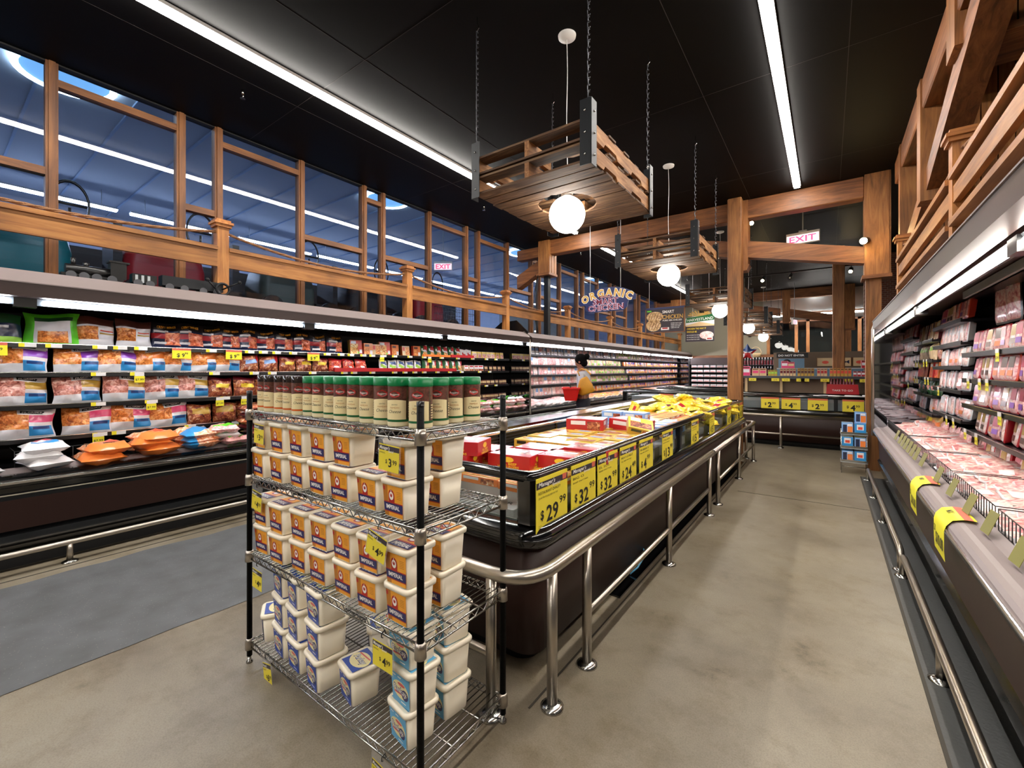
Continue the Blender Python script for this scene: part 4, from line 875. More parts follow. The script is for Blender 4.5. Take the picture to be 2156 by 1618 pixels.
for (a, b, ti, su, d_, c_, sv) in [(1.745, 2.055, 'RESTAURANT QUALITY', 'QUARTER POUND BEEF PATTIES', '29', '99', 1), (2.095, 2.405, 'BIG O', 'BEEF PATTIES', '32', '99', 0), (2.43, 2.74, 'EL SOL', 'BEEF PATTIES', '32', '99', 0), (2.78, 3.09, 'MEAT-O-MEAT', 'ALL BEEF PATTIES', '24', '49', 0), (3.15, 3.46, "BUBBA'S", 'BURGERS', '4', '99', 0), (3.70, 4.01, 'ITALIAN', 'BREADED', '13', '99', 0), (4.66, 4.98, 'CHICKEN', 'WINGS', '15', '99', 0)]:
    o = card(.305, .262, ti, su, d_, c_, sv)(); o.location = (gx, (a + b) / 2, .712); o.rotation_euler = (0, 0, PI / 2)
    tag(o, 'yellow Manager\'s Special card reading $%s.%s on the freezer island glass%s' % (d_, c_, ', %s' % ti.split()[0] if d_ == '32' else ''), None, 'price cards on the freezer island')
for i, (a, tilt) in enumerate([(5.5, .12), (6.62, .1), (7.25, 0), (7.65, 0)]):
    o = card(.27, .26, 'CHICKEN', 'FROZEN', '15', '99', 0, 'red')(); o.location = (gx - .0, a + .15, .715); o.rotation_euler = (0, 0 if i else 0, PI / 2)
    tag(o, 'yellow card with red header far along the freezer island glass, %s of four' % ordn(i), None, 'red header cards on the freezer island')

# ---- goods in the island
def carton(key, w, l, h, side, top, regs_top, txt=None, oval=None):
    m = MB(); m.bbox(-w / 2, w / 2, -l / 2, l / 2, 0, h, side, .002)
    m.quad((-w / 2 + .002, -l / 2 + .002, h + .0007), (w / 2 - .002, -l / 2 + .002, h + .0007), (w / 2 - .002, l / 2 - .002, h + .0007), (-w / 2 + .002, l / 2 - .002, h + .0007), top)
    for i, (a, b, c, e, k) in enumerate(regs_top):
        z = h + .0012 + .0004 * i; m.quad(((a - .5) * w, (c - .5) * l, z), ((b - .5) * w, (c - .5) * l, z), ((b - .5) * w, (e - .5) * l, z), ((a - .5) * w, (e - .5) * l, z), k)
    for (o, xd, ww) in (((0, -l / 2 - .001, 0), (1, 0, 0), w), ((w / 2 + .001, 0, 0), (0, 1, 0), l)):
        xd = Vector(xd); oo = Vector(o)
        if oval:
            c = [oo + xd * (ww * .0 + math.cos(2 * PI * j / 16) * ww * .13) + Vector((0, 0, h * .66 + math.sin(2 * PI * j / 16) * h * .2)) for j in range(16)]; m.add(c, [tuple(range(16))], oval, False)
        nrm = xd.cross(Vector((0, 0, 1))) * .0006
        if txt:
            for j, s in enumerate(txt): m.text(s, oo + nrm + Vector((0, 0, h * (.27 - .22 * j))), xd, (0, 0, 1), h * .24, 'pyel', 'c', .02, 0, ww * (.4 + .1 * j))
        else:
            a = oo + nrm - xd * ww * .42; q_ = lambda u, v: a + xd * ww * u + Vector((0, 0, h * v)); m.quad(q_(.05, .5), q_(.45, .5), q_(.45, .85), q_(.05, .85), 'pblack' if side == 'pgold' else 'pw'); m.quad(q_(.5, .1), q_(.84, .1), q_(.84, .8), q_(.5, .8), 'fham')
    return m
def goods(name, desc, meshes): return (desc, [Proto(one(name, 'frozen food box' if 'box' in name else 'bag', q)) for q in meshes])
G = dict(
 red=goods('burger_box', 'red box of beef hamburgers with yellow oval', [carton('r', .30, .22, .085, 'pred', 'pred', [(.1, .9, .3, .9, 'fham'), (.3, .7, .5, .75, 'pw')], ['ALL BEEF', 'HAMBURGERS'], 'pyel')]),
 ora=goods('burger_box', 'orange and yellow burger box lying flat', [carton('o', .28, .2, .045, 'porange', 'pgold', [(.1, .9, .1, .9, 'forange'), (.1, .6, .6, .9, 'pyel')])]),
 yel=goods('burger_box', 'yellow burger box with blue picture', [carton('y', .21, .16, .07, 'pgold', 'pyel', [(.08, .92, .3, .9, 'fpizza'), (.3, .8, .4, .8, 'psky')]), carton('y', .21, .16, .07, 'pgold', 'pyel', [(.08, .92, .1, .6, 'fham'), (.1, .5, .65, .95, 'pw')])]),
 big=goods('burger_box', 'large red box with pale picture on top', [carton('b', .33, .25, .10, 'pred', 'pred', [(.08, .92, .08, .92, 'fpink'), (.3, .8, .3, .8, 'psky')])]),
 blu=goods('burger_box', 'blue frozen box with green label corner', [carton('l', .22, .16, .10, 'psky', 'psky', [(.1, .9, .1, .9, 'psky'), (.6, .95, .1, .9, 'porange'), (.05, .4, .6, .9, 'plime')])]),
 strp=goods('frozen_box', 'cream and red striped frozen box', [carton('s', .24, .18, .04, 'ptan', 'ptan', [(.0, .2, 0, 1, 'pred'), (.3, .9, .1, .9, 'fpizza')])]),
)
def G_put(key, x, y, z, rz, label, rx=0, ry=0): d, pr = G[key]; return pr[rng.randrange(len(pr))].put((x, y, z), (rx, ry, rz), d + ', ' + label, d + 'es in the island')
# filler rows: near boxes
def gnum(): gnum.n[0] += 1; return gnum.n[0] - 1
for j in range(4):
    for i in range(3): G_put('ora', -1.34 - .29 * i, 2.0 + .22 * j, .84 + .004 * ((i + j) % 2), 0 + rng.uniform(-.06, .06), 'row %s column %s from the near end' % (ordn(j), ordn(i)))
for i, (x, y, z, rz) in enumerate([(-1.95, 2.05, .885, .25), (-1.9, 2.32, .885, .1), (-1.62, 2.28, .885, .12), (-1.33, 2.42, .885, .12), (-1.6, 2.55, .885, .1), (-1.28, 2.66, .90, .05), (-1.9, 2.08, .97, .3)]): G_put('red', x, y, z - (.0 if i < 6 else .0), rz, '%s from the near end' % ordn(i))
n = 0
for j in range(6):
    for i in range(4):
        G_put('yel', -1.30 - .2 * i + rng.uniform(-.015, .015), 2.86 + .175 * j, .885 + rng.uniform(0, .015), PI / 2 * 0 + rng.uniform(-.12, .12), 'row %s column %s of the yellow boxes' % (ordn(j), ordn(i)))
G_put('yel', -1.30, 3.62, .985, .5, 'leaning on the pile beside the glass', .5, .2)
G_put('big', -1.78, 3.62, .96, .25, 'farther left of two', 0, 0); G_put('big', -1.45, 3.85, .95, -.1, 'nearer the glass', .0, .06)
for i, (x, y, z) in enumerate([(-1.30, 4.12, .87), (-1.52, 4.12, .87), (-1.74, 4.12, .87), (-1.30, 4.32, .87), (-1.52, 4.32, .87), (-1.74, 4.32, .87), (-1.8, 4.3, .972), (-1.56, 4.28, .972), (-1.30, 4.5, .87), (-1.3, 4.68, .87)]): G_put('blu', x, y, z, .0 + rng.uniform(-.05, .05), '%s counted' % ordn(i))
for j in range(6):
    for i in range(3): G_put('strp', -1.32 - .25 * i, 4.62 + .2 * j + (.25 if i == 0 and j == 0 else 0), .90 + .02 * (i % 2), rng.uniform(-.15, .15), 'row %s column %s past the blue boxes' % (ordn(j), ordn(i)))
m = MB(); m.box(-.38, .38, -2.9, 2.9, 0, .15, 'pgrey')
m = MB()
for j in range(9): m.box(-.5, .42, -.14 + .65 * j, -.14 + .65 * j + .6, 0, .165, 'pw')
tag(m.build('lower_cartons', loc=(-1.62, 2.1, .662)), 'pale cartons packed under the top layer of frozen goods', 'cartons', None, 'stuff')
yb = [Proto(one('frozen_food_bag', 'bag', flat_bag(.22, .3, .09, [(.25, .6, .3, .65, 'pred')], 'fyel', 81))), Proto(one('frozen_food_bag', 'bag', flat_bag(.22, .3, .1, [(.5, .9, .1, .3, 'pburg')], 'fyel', 82))), Proto(one('frozen_food_bag', 'bag', flat_bag(.2, .26, .09, [(0, 1, .4, .8, 'pyel')], 'fyel', 83)))]
n = 0
for lay in range(3):
    for j in range(11 - lay * 2):
        for i in range(3 - (lay == 2)):
            y = 5.55 + .22 * j + lay * .3; x = -1.34 - .27 * i - .08 * lay
            yb[n % 3].put((x + rng.uniform(-.04, .04), y + rng.uniform(-.05, .05), .90 + .055 * lay + rng.uniform(0, .015)), (-PI / 2 + rng.uniform(-.3, .3), rng.uniform(-.25, .25), rng.uniform(-3.1, 3.1)), 'yellow frozen bag in the island heap, layer %s, %s in it' % (ordn(lay), ordn(j * 3 + i)), 'yellow bags heaped in the island'); n += 1
yb[0].put((-1.86, 4.95, .97), (-.3, .5, .8), 'small yellow bag propped upright beside the vented wall', None, (.55, .55, .55))
# white box of patties seen through the near end glass
t = thing('burger_box', 'white QUARTER POUND box seen through the near glass end of the island', 'frozen food box', (-1.55, 1.96, .662), .12)
q = MB(); q.bbox(-.2, .2, -.13, .13, 0, .10, 'pw', .003); q.build('carton', t)
q = MB(); q.text('QUARTER', (0, -.06, .1008), (1, 0, 0), (0, 1, 0), .05, 'tagk', 'c', .01, 0, .3); q.text('QUALITY', (0, -.1306, .03), (1, 0, 0), (0, 0, 1), .05, 'tagk', 'c', .01, 0, .28); q.build('printing', t)

# ------------------------------------------------------------------ steel guard rails
def guard(label, path, low, posts, r=.029, zt=.62):
    t = thing('guard_rail', label, 'rail', (path[0][0], path[0][1], 0)); ox, oy = path[0][0], path[0][1]
    q = MB(); q.tube([(x - ox, y - oy, zt) for x, y in path], r, 'steel', 14); q.build('top_rail', t)
    for l in low: q = MB(); q.tube([(x - ox, y - oy, .27) for x, y in l], r * .62, 'steel', 10); q.build('lower_rail', t)
    for (x, y) in posts:
        q = MB(); q.tube([(x - ox, y - oy, .01), (x - ox, y - oy, zt)], r * .82, 'steel', 12); o = q.build('post', t)
        q = MB(); q.lathe([(.052, 0), (.052, .01), (.035, .018), (.024, .022)], (x - ox, y - oy, 0), 'chrome', 18); q.build('base_flange', o)
    return t
def corner(p0, c, p1, r=.2, n=8):
    A, C_, B = Vector(p0), Vector(c), Vector(p1); a = C_ + (A - C_).normalized() * r; b = C_ + (B - C_).normalized() * r
    return [tuple(a.lerp(C_, i / n).lerp(C_.lerp(b, i / n), i / n)) for i in range(n + 1)]
P = [(-2.5, 1.47)] + corner((-2.5, 1.47), (-.99, 1.47), (-.99, 5.0)) + [(-.99, 4.95)]
guard('brushed steel guard rail wrapping the near end of the freezer island', P, [[(-2.4, 1.47), (-1.18, 1.47)], [(-.99, 2.01), (-.99, 3.42), (-.99, 4.82)]], [(-2.35, 1.47), (-1.18, 1.47), (-.99, 1.665), (-.99, 2.01), (-.99, 3.42), (-.99, 4.82)])
P = [(-.99, 5.1)] + corner((-.99, 5.1), (-.99, 8.28), (-2.0, 8.28), .12) + [(-1.12, 8.28)]
guard('brushed steel guard rail along the far half of the freezer island', [(-.99, 5.0)] + P[1:], [[(-.99, 5.26), (-.99, 8.13)]], [(-.99, 5.26), (-.99, 6.67), (-.99, 8.1), (-1.12, 8.28)])

# ------------------------------------------------------------------ wire shelving rack with tubs
RX0, RX1, RY0, RY1 = -2.40, -1.12, 1.012, 1.475
K['postk'] = mt('black_post', '040404', .5, spec=.08)
rack = thing('wire_rack', 'black-post chrome wire rack standing in front, loaded with tubs and shakers', 'wire rack', ((RX0 + RX1) / 2, (RY0 + RY1) / 2, 0))
ox, oy = (RX0 + RX1) / 2, (RY0 + RY1) / 2
HXR, HYR = (RX1 - RX0) / 2, (RY1 - RY0) / 2
SHZ = [1.29, .955, .565, .115]
for sx in (-1, 1):
    for sy in (-1, 1):
        q = MB(True); q.tube([(sx * HXR, sy * HYR, .035), (sx * HXR, sy * HYR, 1.385)], .0128, 'postk', 14)
        for i in range(52): q.ring((sx * HXR, sy * HYR, .06 + i * .0254), .0122, .0011, 'postk', 'z', 10, 4)
        p = q.build('post', rack)
        q = MB(True); q.lathe([(.001, .035), (.009, .035), (.009, .012), (.016, .008), (.016, 0), (.001, 0)], (sx * HXR, sy * HYR, 0), 'chrome', 14); q.build('foot', p)
        q = MB(True); q.lathe([(.0135, 1.375), (.0135, 1.392), (.001, 1.394)], (sx * HXR, sy * HYR, 0), 'blk', 14); q.build('cap', p)
for z in SHZ:
    q = MB(True)
    for sy in (-1, 1):
        for zz, r in ((z - .004, .0042), (z - .034, .0042)): q.tube([(-HXR, sy * HYR, zz), (HXR, sy * HYR, zz)], r, 'chrome', 6)
        N = 50; q.tube([(-HXR + 2 * HXR * i / N, sy * HYR, z - .006 - .026 * (i % 2)) for i in range(N + 1)], .0024, 'chrome', 5)
    for sx in (-1, 1):
        for zz, r in ((z - .004, .0042), (z - .034, .0042)): q.tube([(sx * HXR, -HYR, zz), (sx * HXR, HYR, zz)], r, 'chrome', 6)
        N = 18; q.tube([(sx * HXR, -HYR + 2 * HYR * i / N, z - .006 - .026 * (i % 2)) for i in range(N + 1)], .0024, 'chrome', 5)
    for i in range(1, 52): x = -HXR + 2 * HXR * i / 52; q.tube([(x, -HYR, z + .0), (x, HYR, z + .0)], .0024, 'chrome', 5)
    for yy in (-HYR / 3, HYR / 3): q.tube([(-HXR, yy, z - .006), (HXR, yy, z - .006)], .0036, 'chrome', 6)
    s = q.build('shelf', rack)
    for sx in (-1, 1):
        for sy in (-1, 1):
            q = MB(True); q.lathe([(.0135, -.048), (.021, -.046), (.020, -.01), (.018, .008), (.0135, .009)], (sx * HXR, sy * HYR, z), 'steel', 14); q.build('collar', s)
TW_, TD_, TH_ = .150, .150, .143
def rr4(x, y, z, r, n=4): return [(p, q_, z) for p, q_ in rrect(-x, x, -y, y, r, n)]
def tub_body(t):
    q = MB(True); X, Y = TW_ / 2 - .008, TD_ / 2 - .008
    q.loft([rr4(X * .86, Y * .86, 0, .016), rr4(X * .885, Y * .885, .003, .018), rr4(X, Y, TH_ - .016, .022)], 'cream', True); q.build('body', t)
    q = MB(True); q.loft([rr4(X + .002, Y + .002, TH_ - .020, .022), rr4(TW_ / 2, TD_ / 2, TH_ - .019, .024), rr4(TW_ / 2 + .001, TD_ / 2 + .001, TH_ - .006, .025), rr4(TW_ / 2 - .004, TD_ / 2 - .004, TH_, .022), rr4(TW_ / 2 - .010, TD_ / 2 - .010, TH_, .02), rr4(TW_ / 2 - .012, TD_ / 2 - .012, TH_ - .003, .02)], 'cream', True); return q.build('lid', t)
def face_pt(u, v, off=.0012):
    """point on the tapered front: u in -1..1, v in 0..1 over the body height"""
    X = (TW_ / 2 - .008); z = v * (TH_ - .02); k = .885 + .115 * v
    return Vector((u * X * k, -(TD_ / 2 - .008) * k - off, z))
def face_quad(q, u0, u1, v0, v1, k, off, skew=0): q.quad(face_pt(u0, v0, off), face_pt(u1, v0 + skew, off), face_pt(u1, v1 + skew, off), face_pt(u0, v1, off), k)
def face_disc(q, u, v, ru, rv, k, off, n=18, a0=0, a1=360):
    P = [face_pt(u + ru * math.cos(R(a0 + (a1 - a0) * i / n)), v + rv * math.sin(R(a0 + (a1 - a0) * i / n)), off) for i in range(n)]; q.add(P, [tuple(range(n))], k, False)
def face_text(q, s, u, v, w, h, k, off, bold=.02, shear=0, rise=0):
    vv, f, x0, x1, y0, y1 = text_data(s, bold, shear); 
    q.add([face_pt(u + w * ((a - x0) / (x1 - x0) - .5), v + h * b / .7 + rise * ((a - x0) / (x1 - x0)), off) for a, b in vv], f, k, False)
K['brownband'] = mt('gold_dark_band', 'b8741f', .4)
def mk_imperial():
    t = thing('margarine_tub', 'x', 'margarine tub'); lid = tub_body(t)
    q = MB(); face_quad(q, -.86, .86, .04, .97, 'gold', .0010); face_quad(q, -.86, -.45, .04, .97, 'brownband', .0012)
    face_quad(q, -.86, .86, .16, .47, 'red', .0015); face_quad(q, -.86, .86, .19, .44, 'navy', .0018)
    face_disc(q, -.12, .66, .27, .19, 'red', .0020); face_quad(q, -.39, .15, .46, .66, 'red', .0021); face_disc(q, -.12, .66, .19, .125, 'wink', .0023); face_disc(q, -.12, .68, .10, .06, 'red', .0025); face_quad(q, -.14, -.10, .70, .84, 'wink', .0026)
    face_text(q, 'IMPERIAL', -.02, .265, 1.25, .12, 'wink', .0024, .03)
    for i in range(5): face_quad(q, .35, .72, .60 + i * .05, .615 + i * .05, 'brownband', .0018)
    face_quad(q, -.84, -.66, .80, .92, 'red', .0019); q.build('label', t)
    q = MB(); z = TH_ + .0004; a = TW_ / 2 - .018
    q.quad((-a, -a, z), (a, -a, z), (a, a, z), (-a, a, z), 'gold'); q.quad((-a, -a, z + .0004), (a, -a, z + .0004), (a, -a * .3, z + .0004), (-a, -a * .3, z + .0004), 'navy'); q.quad((-a, -a * .3, z + .0004), (a, -a * .3, z + .0004), (a, -a * .15, z + .0004), (-a, -a * .15, z + .0004), 'red')
    q.text('IMPERIAL', (0, -a * .85, z + .0008), (1, 0, 0), (0, 1, 0), .035, 'wink', 'c', .02, 0, a * 1.6)
    q.add([(math.cos(2 * PI * i / 16) * .024, .018 + math.sin(2 * PI * i / 16) * .02, z + .0008) for i in range(16)], [tuple(range(16))], 'red', False)
    q.add([(math.cos(2 * PI * i / 16) * .015, .018 + math.sin(2 * PI * i / 16) * .012, z + .0012) for i in range(16)], [tuple(range(16))], 'wink', False); q.build('lid_label', lid)
    return t
def mk_parkay(bl, name='x'):
    def f():
        t = thing('margarine_tub', 'x', 'margarine tub'); lid = tub_body(t)
        q = MB(); face_quad(q, -.86, .86, .03, .97, bl, .0010); face_disc(q, 0, .48, .78, .27, 'crm', .0014)
        face_disc(q, .42, .40, .32, .16, 'navy', .0016, 16); face_disc(q, .40, .42, .2, .09, 'crm', .0017, 16); face_quad(q, -.62, .5, .32, .38, 'pinkr', .0018, .04); face_disc(q, .1, .66, .35, .05, 'pinkr', .0015, 14)
        face_text(q, 'Parkay', -.02, .40, 1.36, .2, 'navy', .0022, .05, .2, -.04); face_text(q, 'Parkay', -.02, .41, 1.28, .18, 'wink', .0026, .0, .2, -.04)
        for i in range(2): face_quad(q, -.7 + i * .5, -.4 + i * .5, .84, .87, 'wink', .0016)
        face_quad(q, 0, .5, .12, .15, 'wink', .0016); q.build('label', t)
        q = MB(); z = TH_ + .0004; a = TW_ / 2 - .018
        q.quad((-a, -a, z), (a, -a, z), (a, a, z), (-a, a, z), bl); N = 20
        q.add([(math.cos(2 * PI * i / N) * a * 1.0, math.sin(2 * PI * i / N) * a * .72, z + .0004) for i in range(N)], [tuple(range(N))], 'crm', False)
        q.text('Parkay', (0, -.010, z + .0008), (1, .0, 0), (0, 1, 0), .036, 'navy', 'c', .05, .2, a * 1.5); q.text('Parkay', (0, -.009, z + .0012), (1, 0, 0), (0, 1, 0), .034, 'wink', 'c', 0, .2, a * 1.42)
        q.quad((-a * .8, .018, z + .0008), (a * .6, .026, z + .0008), (a * .6, .032, z + .0008), (-a * .8, .024, z + .0008), 'pinkr'); q.build('lid_label', lid)
        return t
    return f
IMP, PKB, PKL = Proto(mk_imperial), Proto(mk_parkay('blue')), Proto(mk_parkay('lblue'))
XS = [-2.325, -2.15, -1.975, -1.80, -1.625, -1.45, -1.275]
def tubs(P_, z, cols, row, y, name, gr, n=2, jig=.01, back=''):
    for c in cols:
        for l in range(n if isinstance(n, int) else n[c]):
            P_.put((XS[c] + rng.uniform(-jig, jig) * .6, y + rng.uniform(-jig, jig), z + .003 + l * (TH_ + .0015)), (0, 0, rng.uniform(-.05, .05)), '%s tub, %s, %s from left, %s%s' % (name, row, ordn(c), ['bottom', 'upper', 'topmost'][l], back), gr)
tubs(IMP, SHZ[1], range(7), 'second rack shelf', 1.095, 'gold IMPERIAL', 'gold tubs on the second rack shelf', [2, 2, 2, 2, 2, 1, 2])
tubs(IMP, SHZ[1], [6], 'second rack shelf', 1.27, 'gold IMPERIAL', 'gold tubs on the second rack shelf', 2, .006, ' of back pair')
tubs(IMP, SHZ[2], range(7), 'third rack shelf', 1.095, 'gold IMPERIAL', 'gold tubs on the third rack shelf')
tubs(IMP, SHZ[2], [6], 'third rack shelf', 1.27, 'gold IMPERIAL', 'gold tubs on the third rack shelf', 2, .006, ' of back pair')
gP = 'tubs on the lowest rack shelf'
z4 = SHZ[3] + .003
PKB.put((-2.33, 1.12, z4), (0, 0, -.5), 'single dark blue Parkay tub at the left end of the lowest rack shelf', gP)
for c, x in enumerate((-2.15, -1.985, -1.80)):
    for l in range(3): PKB.put((x + rng.uniform(-.006, .006), 1.10 - .012 * c, z4 + l * (TH_ + .0015)), (0, 0, -.13 + rng.uniform(-.05, .05)), 'dark blue Parkay tub, %s stack from left on lowest rack shelf, %s' % (ordn(c), ['bottom', 'middle', 'top'][l]), gP)
PKB.put((-1.615, 1.12, z4), (0, 0, -.2), 'single dark blue Parkay tub with its lid in full view', gP)
for l in range(2): PKB.put((-1.56, 1.33, z4 + l * (TH_ + .0015)), (0, 0, -.3), 'dark blue Parkay tub at the back of the lowest shelf, %s' % ['bottom', 'top'][l], gP)
PKB.put((-1.78, 1.36, z4), (0, 0, -.6), 'dark blue Parkay tub half hidden at the back of the lowest shelf', gP)
PKB.put((-1.56, 1.33, z4 + 2 * (TH_ + .0015)), (0, 0, -.3), 'dark blue Parkay tub topping the back stack of the lowest shelf', gP)
for l in range(3):
    PKL.put((-1.275 + .01 * (l % 2), 1.115, z4 + l * (TH_ + .0015)), (0, 0, -.15 + .06 * l), 'light blue Parkay tub, front stack beside the near post, %s' % ['bottom', 'middle', 'top'][l], gP)
    PKL.put((-1.265, 1.29 + .005 * l, z4 + l * (TH_ + .0015)), (0, 0, -.12 - .04 * l), 'light blue Parkay tub, back stack beside the near post, %s' % ['bottom', 'middle', 'top'][l], gP)
# cheese shakers
def mk_jar(cap, band):
    def f():
        t = thing('cheese_shaker', 'x', 'cheese shaker'); r = .0425
        q = MB(True); q.lathe([(.001, 0), (r - .002, 0), (r, .003), (r, .016), (r - .001, .018), (r, .148), (r - .004, .153)], (0, 0, 0), ['parmb', 'parmb', 'parmb', 'parmb', 'plum', 'plum'], 28); q.build('body', t)
        q = MB(True); q.lathe([(r - .004, .146), (r + .001, .147), (r + .0015, .151), (r + .0015, .174), (r - .001, .178), (.001, .178)], (0, 0, 0), cap, 28)
        q.build('cap', t)
        q = MB(True); e = r + .0006
        q.lathe([(e, .018), (e, .026)], (0, 0, 0), band, 28)
        def cp(a, z, k=.0004): aa = -PI / 2 + a / r; return Vector(((e + k) * math.cos(aa), (e + k) * math.sin(aa), z))
        N = 12
        for i in range(N):
            a0, a1 = -.042 + .084 * i / N, -.042 + .084 * (i + 1) / N; t0, t1 = (.092 + .006 * math.cos(a / .042 * 1.2) for a in (a0, a1)); q.quad(cp(a0, .026), cp(a1, .026), cp(a1, t1), cp(a0, t0), 'parm')
        for s in (1, -1):
            for j in range(6): a = .060 * s; q.quad(cp(a - .008, .034 + j * .009), cp(a + .008, .034 + j * .009), cp(a + .008, .038 + j * .009), cp(a - .008, .038 + j * .009), 'parm' if s > 0 else 'red')
        for s in (.046, -.048): q.quad(cp(s, .02), cp(s + .0015, .02), cp(s + .0015, .15), cp(s, .15), band)
        P_ = [cp(.021 * math.cos(2 * PI * i / 16), .118 + .0115 * math.sin(2 * PI * i / 16) + (.003 if i == 4 else 0), .0008) for i in range(16)]; q.add(P_, [tuple(range(16))], 'red', False)
        def tx(s, z, w, h, k, sh=0, kk=.0010): v, f_, x0, x1, y0, y1 = text_data(s, 0, sh); q.add([cp(w * ((a - x0) / (x1 - x0) - .5), z + h * b, kk) for a, b in v], f_, k, False)
        tx('Reggano', .1145, .034, .010, 'wink', .2, .0014); tx('GRATED', .078, .022, .006, 'ink'); tx('PARMESAN', .066, .034, .009, 'brownband'); tx('Cheese', .050, .046, .016, 'ink', .3)
        q.build('label', t); return t
    return f
JG, JB = Proto(mk_jar('green', 'dgreen')), Proto(mk_jar('clearb', 'orange'))
zj = SHZ[0] + .003
for i in range(13):
    x = -1.288 - .0875 * i; P_ = JG if i < 8 else JB
    P_.put((x, 1.065 + rng.uniform(-.006, .006), zj), (0, 0, .45 + rng.uniform(-.25, .35)), '%s-capped cheese shaker in the front row of the rack top, %s from right' % ('green' if i < 8 else 'black', ordn(i + 1 if i < 8 else i - 8)), 'cheese shakers on the rack top')
JG.put((-1.185, 1.072, zj), (0, 0, .55), 'green-capped cheese shaker right behind the near black post', 'cheese shakers on the rack top')
for i, y in enumerate((1.17, 1.265, 1.355)): JG.put((-1.20 - .012 * (i % 2), y, zj), (0, 0, .7 + .2 * i), 'green-capped cheese shaker along the right edge of the rack top, %s from the near post' % ordn(i), 'cheese shakers on the rack top')
for i in range(9): JG.put((-1.30 - .0875 * i, 1.16, zj), (0, 0, .3 + rng.uniform(-.5, .5)), 'green-capped cheese shaker in the second row of the rack top, %s from right' % ordn(i), 'cheese shakers on the rack top')
# hanging tags of the rack
def rack_tag(x, z, dol, label, w=.105, roll=0, cents='99'):
    t = thing('hanging_price_tag', label, 'price tag', (x, RY0 - .010, z), 0); t.rotation_euler = (0, roll, 0)
    q = MB(); q.quad((-w * .56, 0, -.13), (w * .56, 0, -.13), (w * .56, 0, .0), (-w * .56, 0, .0), 'holder'); q.build('clear_sleeve', t)
    q = MB(); y = -.0012; q.quad((-w / 2, y, -.125), (w / 2, y, -.125), (w / 2, y, -.03), (-w / 2, y, -.03), 'yel'); q.quad((-w / 2, y - .0004, -.052), (w / 2, y - .0004, -.052), (w / 2, y - .0004, -.034), (-w / 2, y - .0004, -.034), 'tagk')
    q.text("Manager's", (-w * .46, y - .001, -.048), (1, 0, 0), (0, 0, 1), .017, 'wink', 'l', .02, .2, w * .5); q.text('Special', (-w * .02, y - .001, -.056), (1, 0, 0), (0, 0, 1), .011, 'wink', 'l', .01, .2, w * .25)
    q.text('IMPERIAL' if dol != '6' else 'PARKAY', (-w * .46, y - .001, -.064), (1, 0, 0), (0, 0, 1), .008, 'ink', 'l')
    q.text('$', (-w * .15, y - .001, -.097), (1, 0, 0), (0, 0, 1), .02, 'ink', 'l', .01); q.text(dol, (0, y - .001, -.108), (1, 0, 0), (0, 0, 1), .042, 'ink', 'l', .02); q.text(cents, (w * .2, y - .001, -.098), (1, 0, 0), (0, 0, 1), .024, 'ink', 'l', .01)
    q.build('card', t)
    q = MB(True); q.tube([(0, .012, .012), (0, -.004, .008), (0, -.005, -.006), (0, .002, -.012)], .0022, 'blk', 6); q.build('clip', t); return t
rack_tag(-1.27, SHZ[0] - .03, '3', 'yellow $3.99 tag hanging from the top shelf near the near post', .112, .05)
rack_tag(-2.27, SHZ[0] - .03, '3', 'yellow $3.99 tag hanging from the left end of the top shelf', .10, .04)
rack_tag(-1.33, SHZ[1] - .03, '4', 'yellow $4.99 tag hanging tilted from the second shelf near the near post', .112, .22)
rack_tag(-2.29, SHZ[1] - .03, '4', 'yellow $4.99 tag hanging from the left end of the second shelf', .10, .1)
rack_tag(-1.31, SHZ[2] - .03, '4', 'yellow $4.99 tag hanging from the third shelf near the near post', .112, .0)
rack_tag(-2.29, SHZ[2] - .03, '4', 'yellow $4.99 tag hanging from the left end of the third shelf', .10, .03)
rack_tag(-1.31, SHZ[3] - .03, '6', 'yellow $6 tag under the lowest shelf near the near post', .112, .1)
rack_tag(-2.2, SHZ[3] - .005, '6', 'yellow $6 tag dangling crooked under the left end of the lowest shelf', .08, -.2)

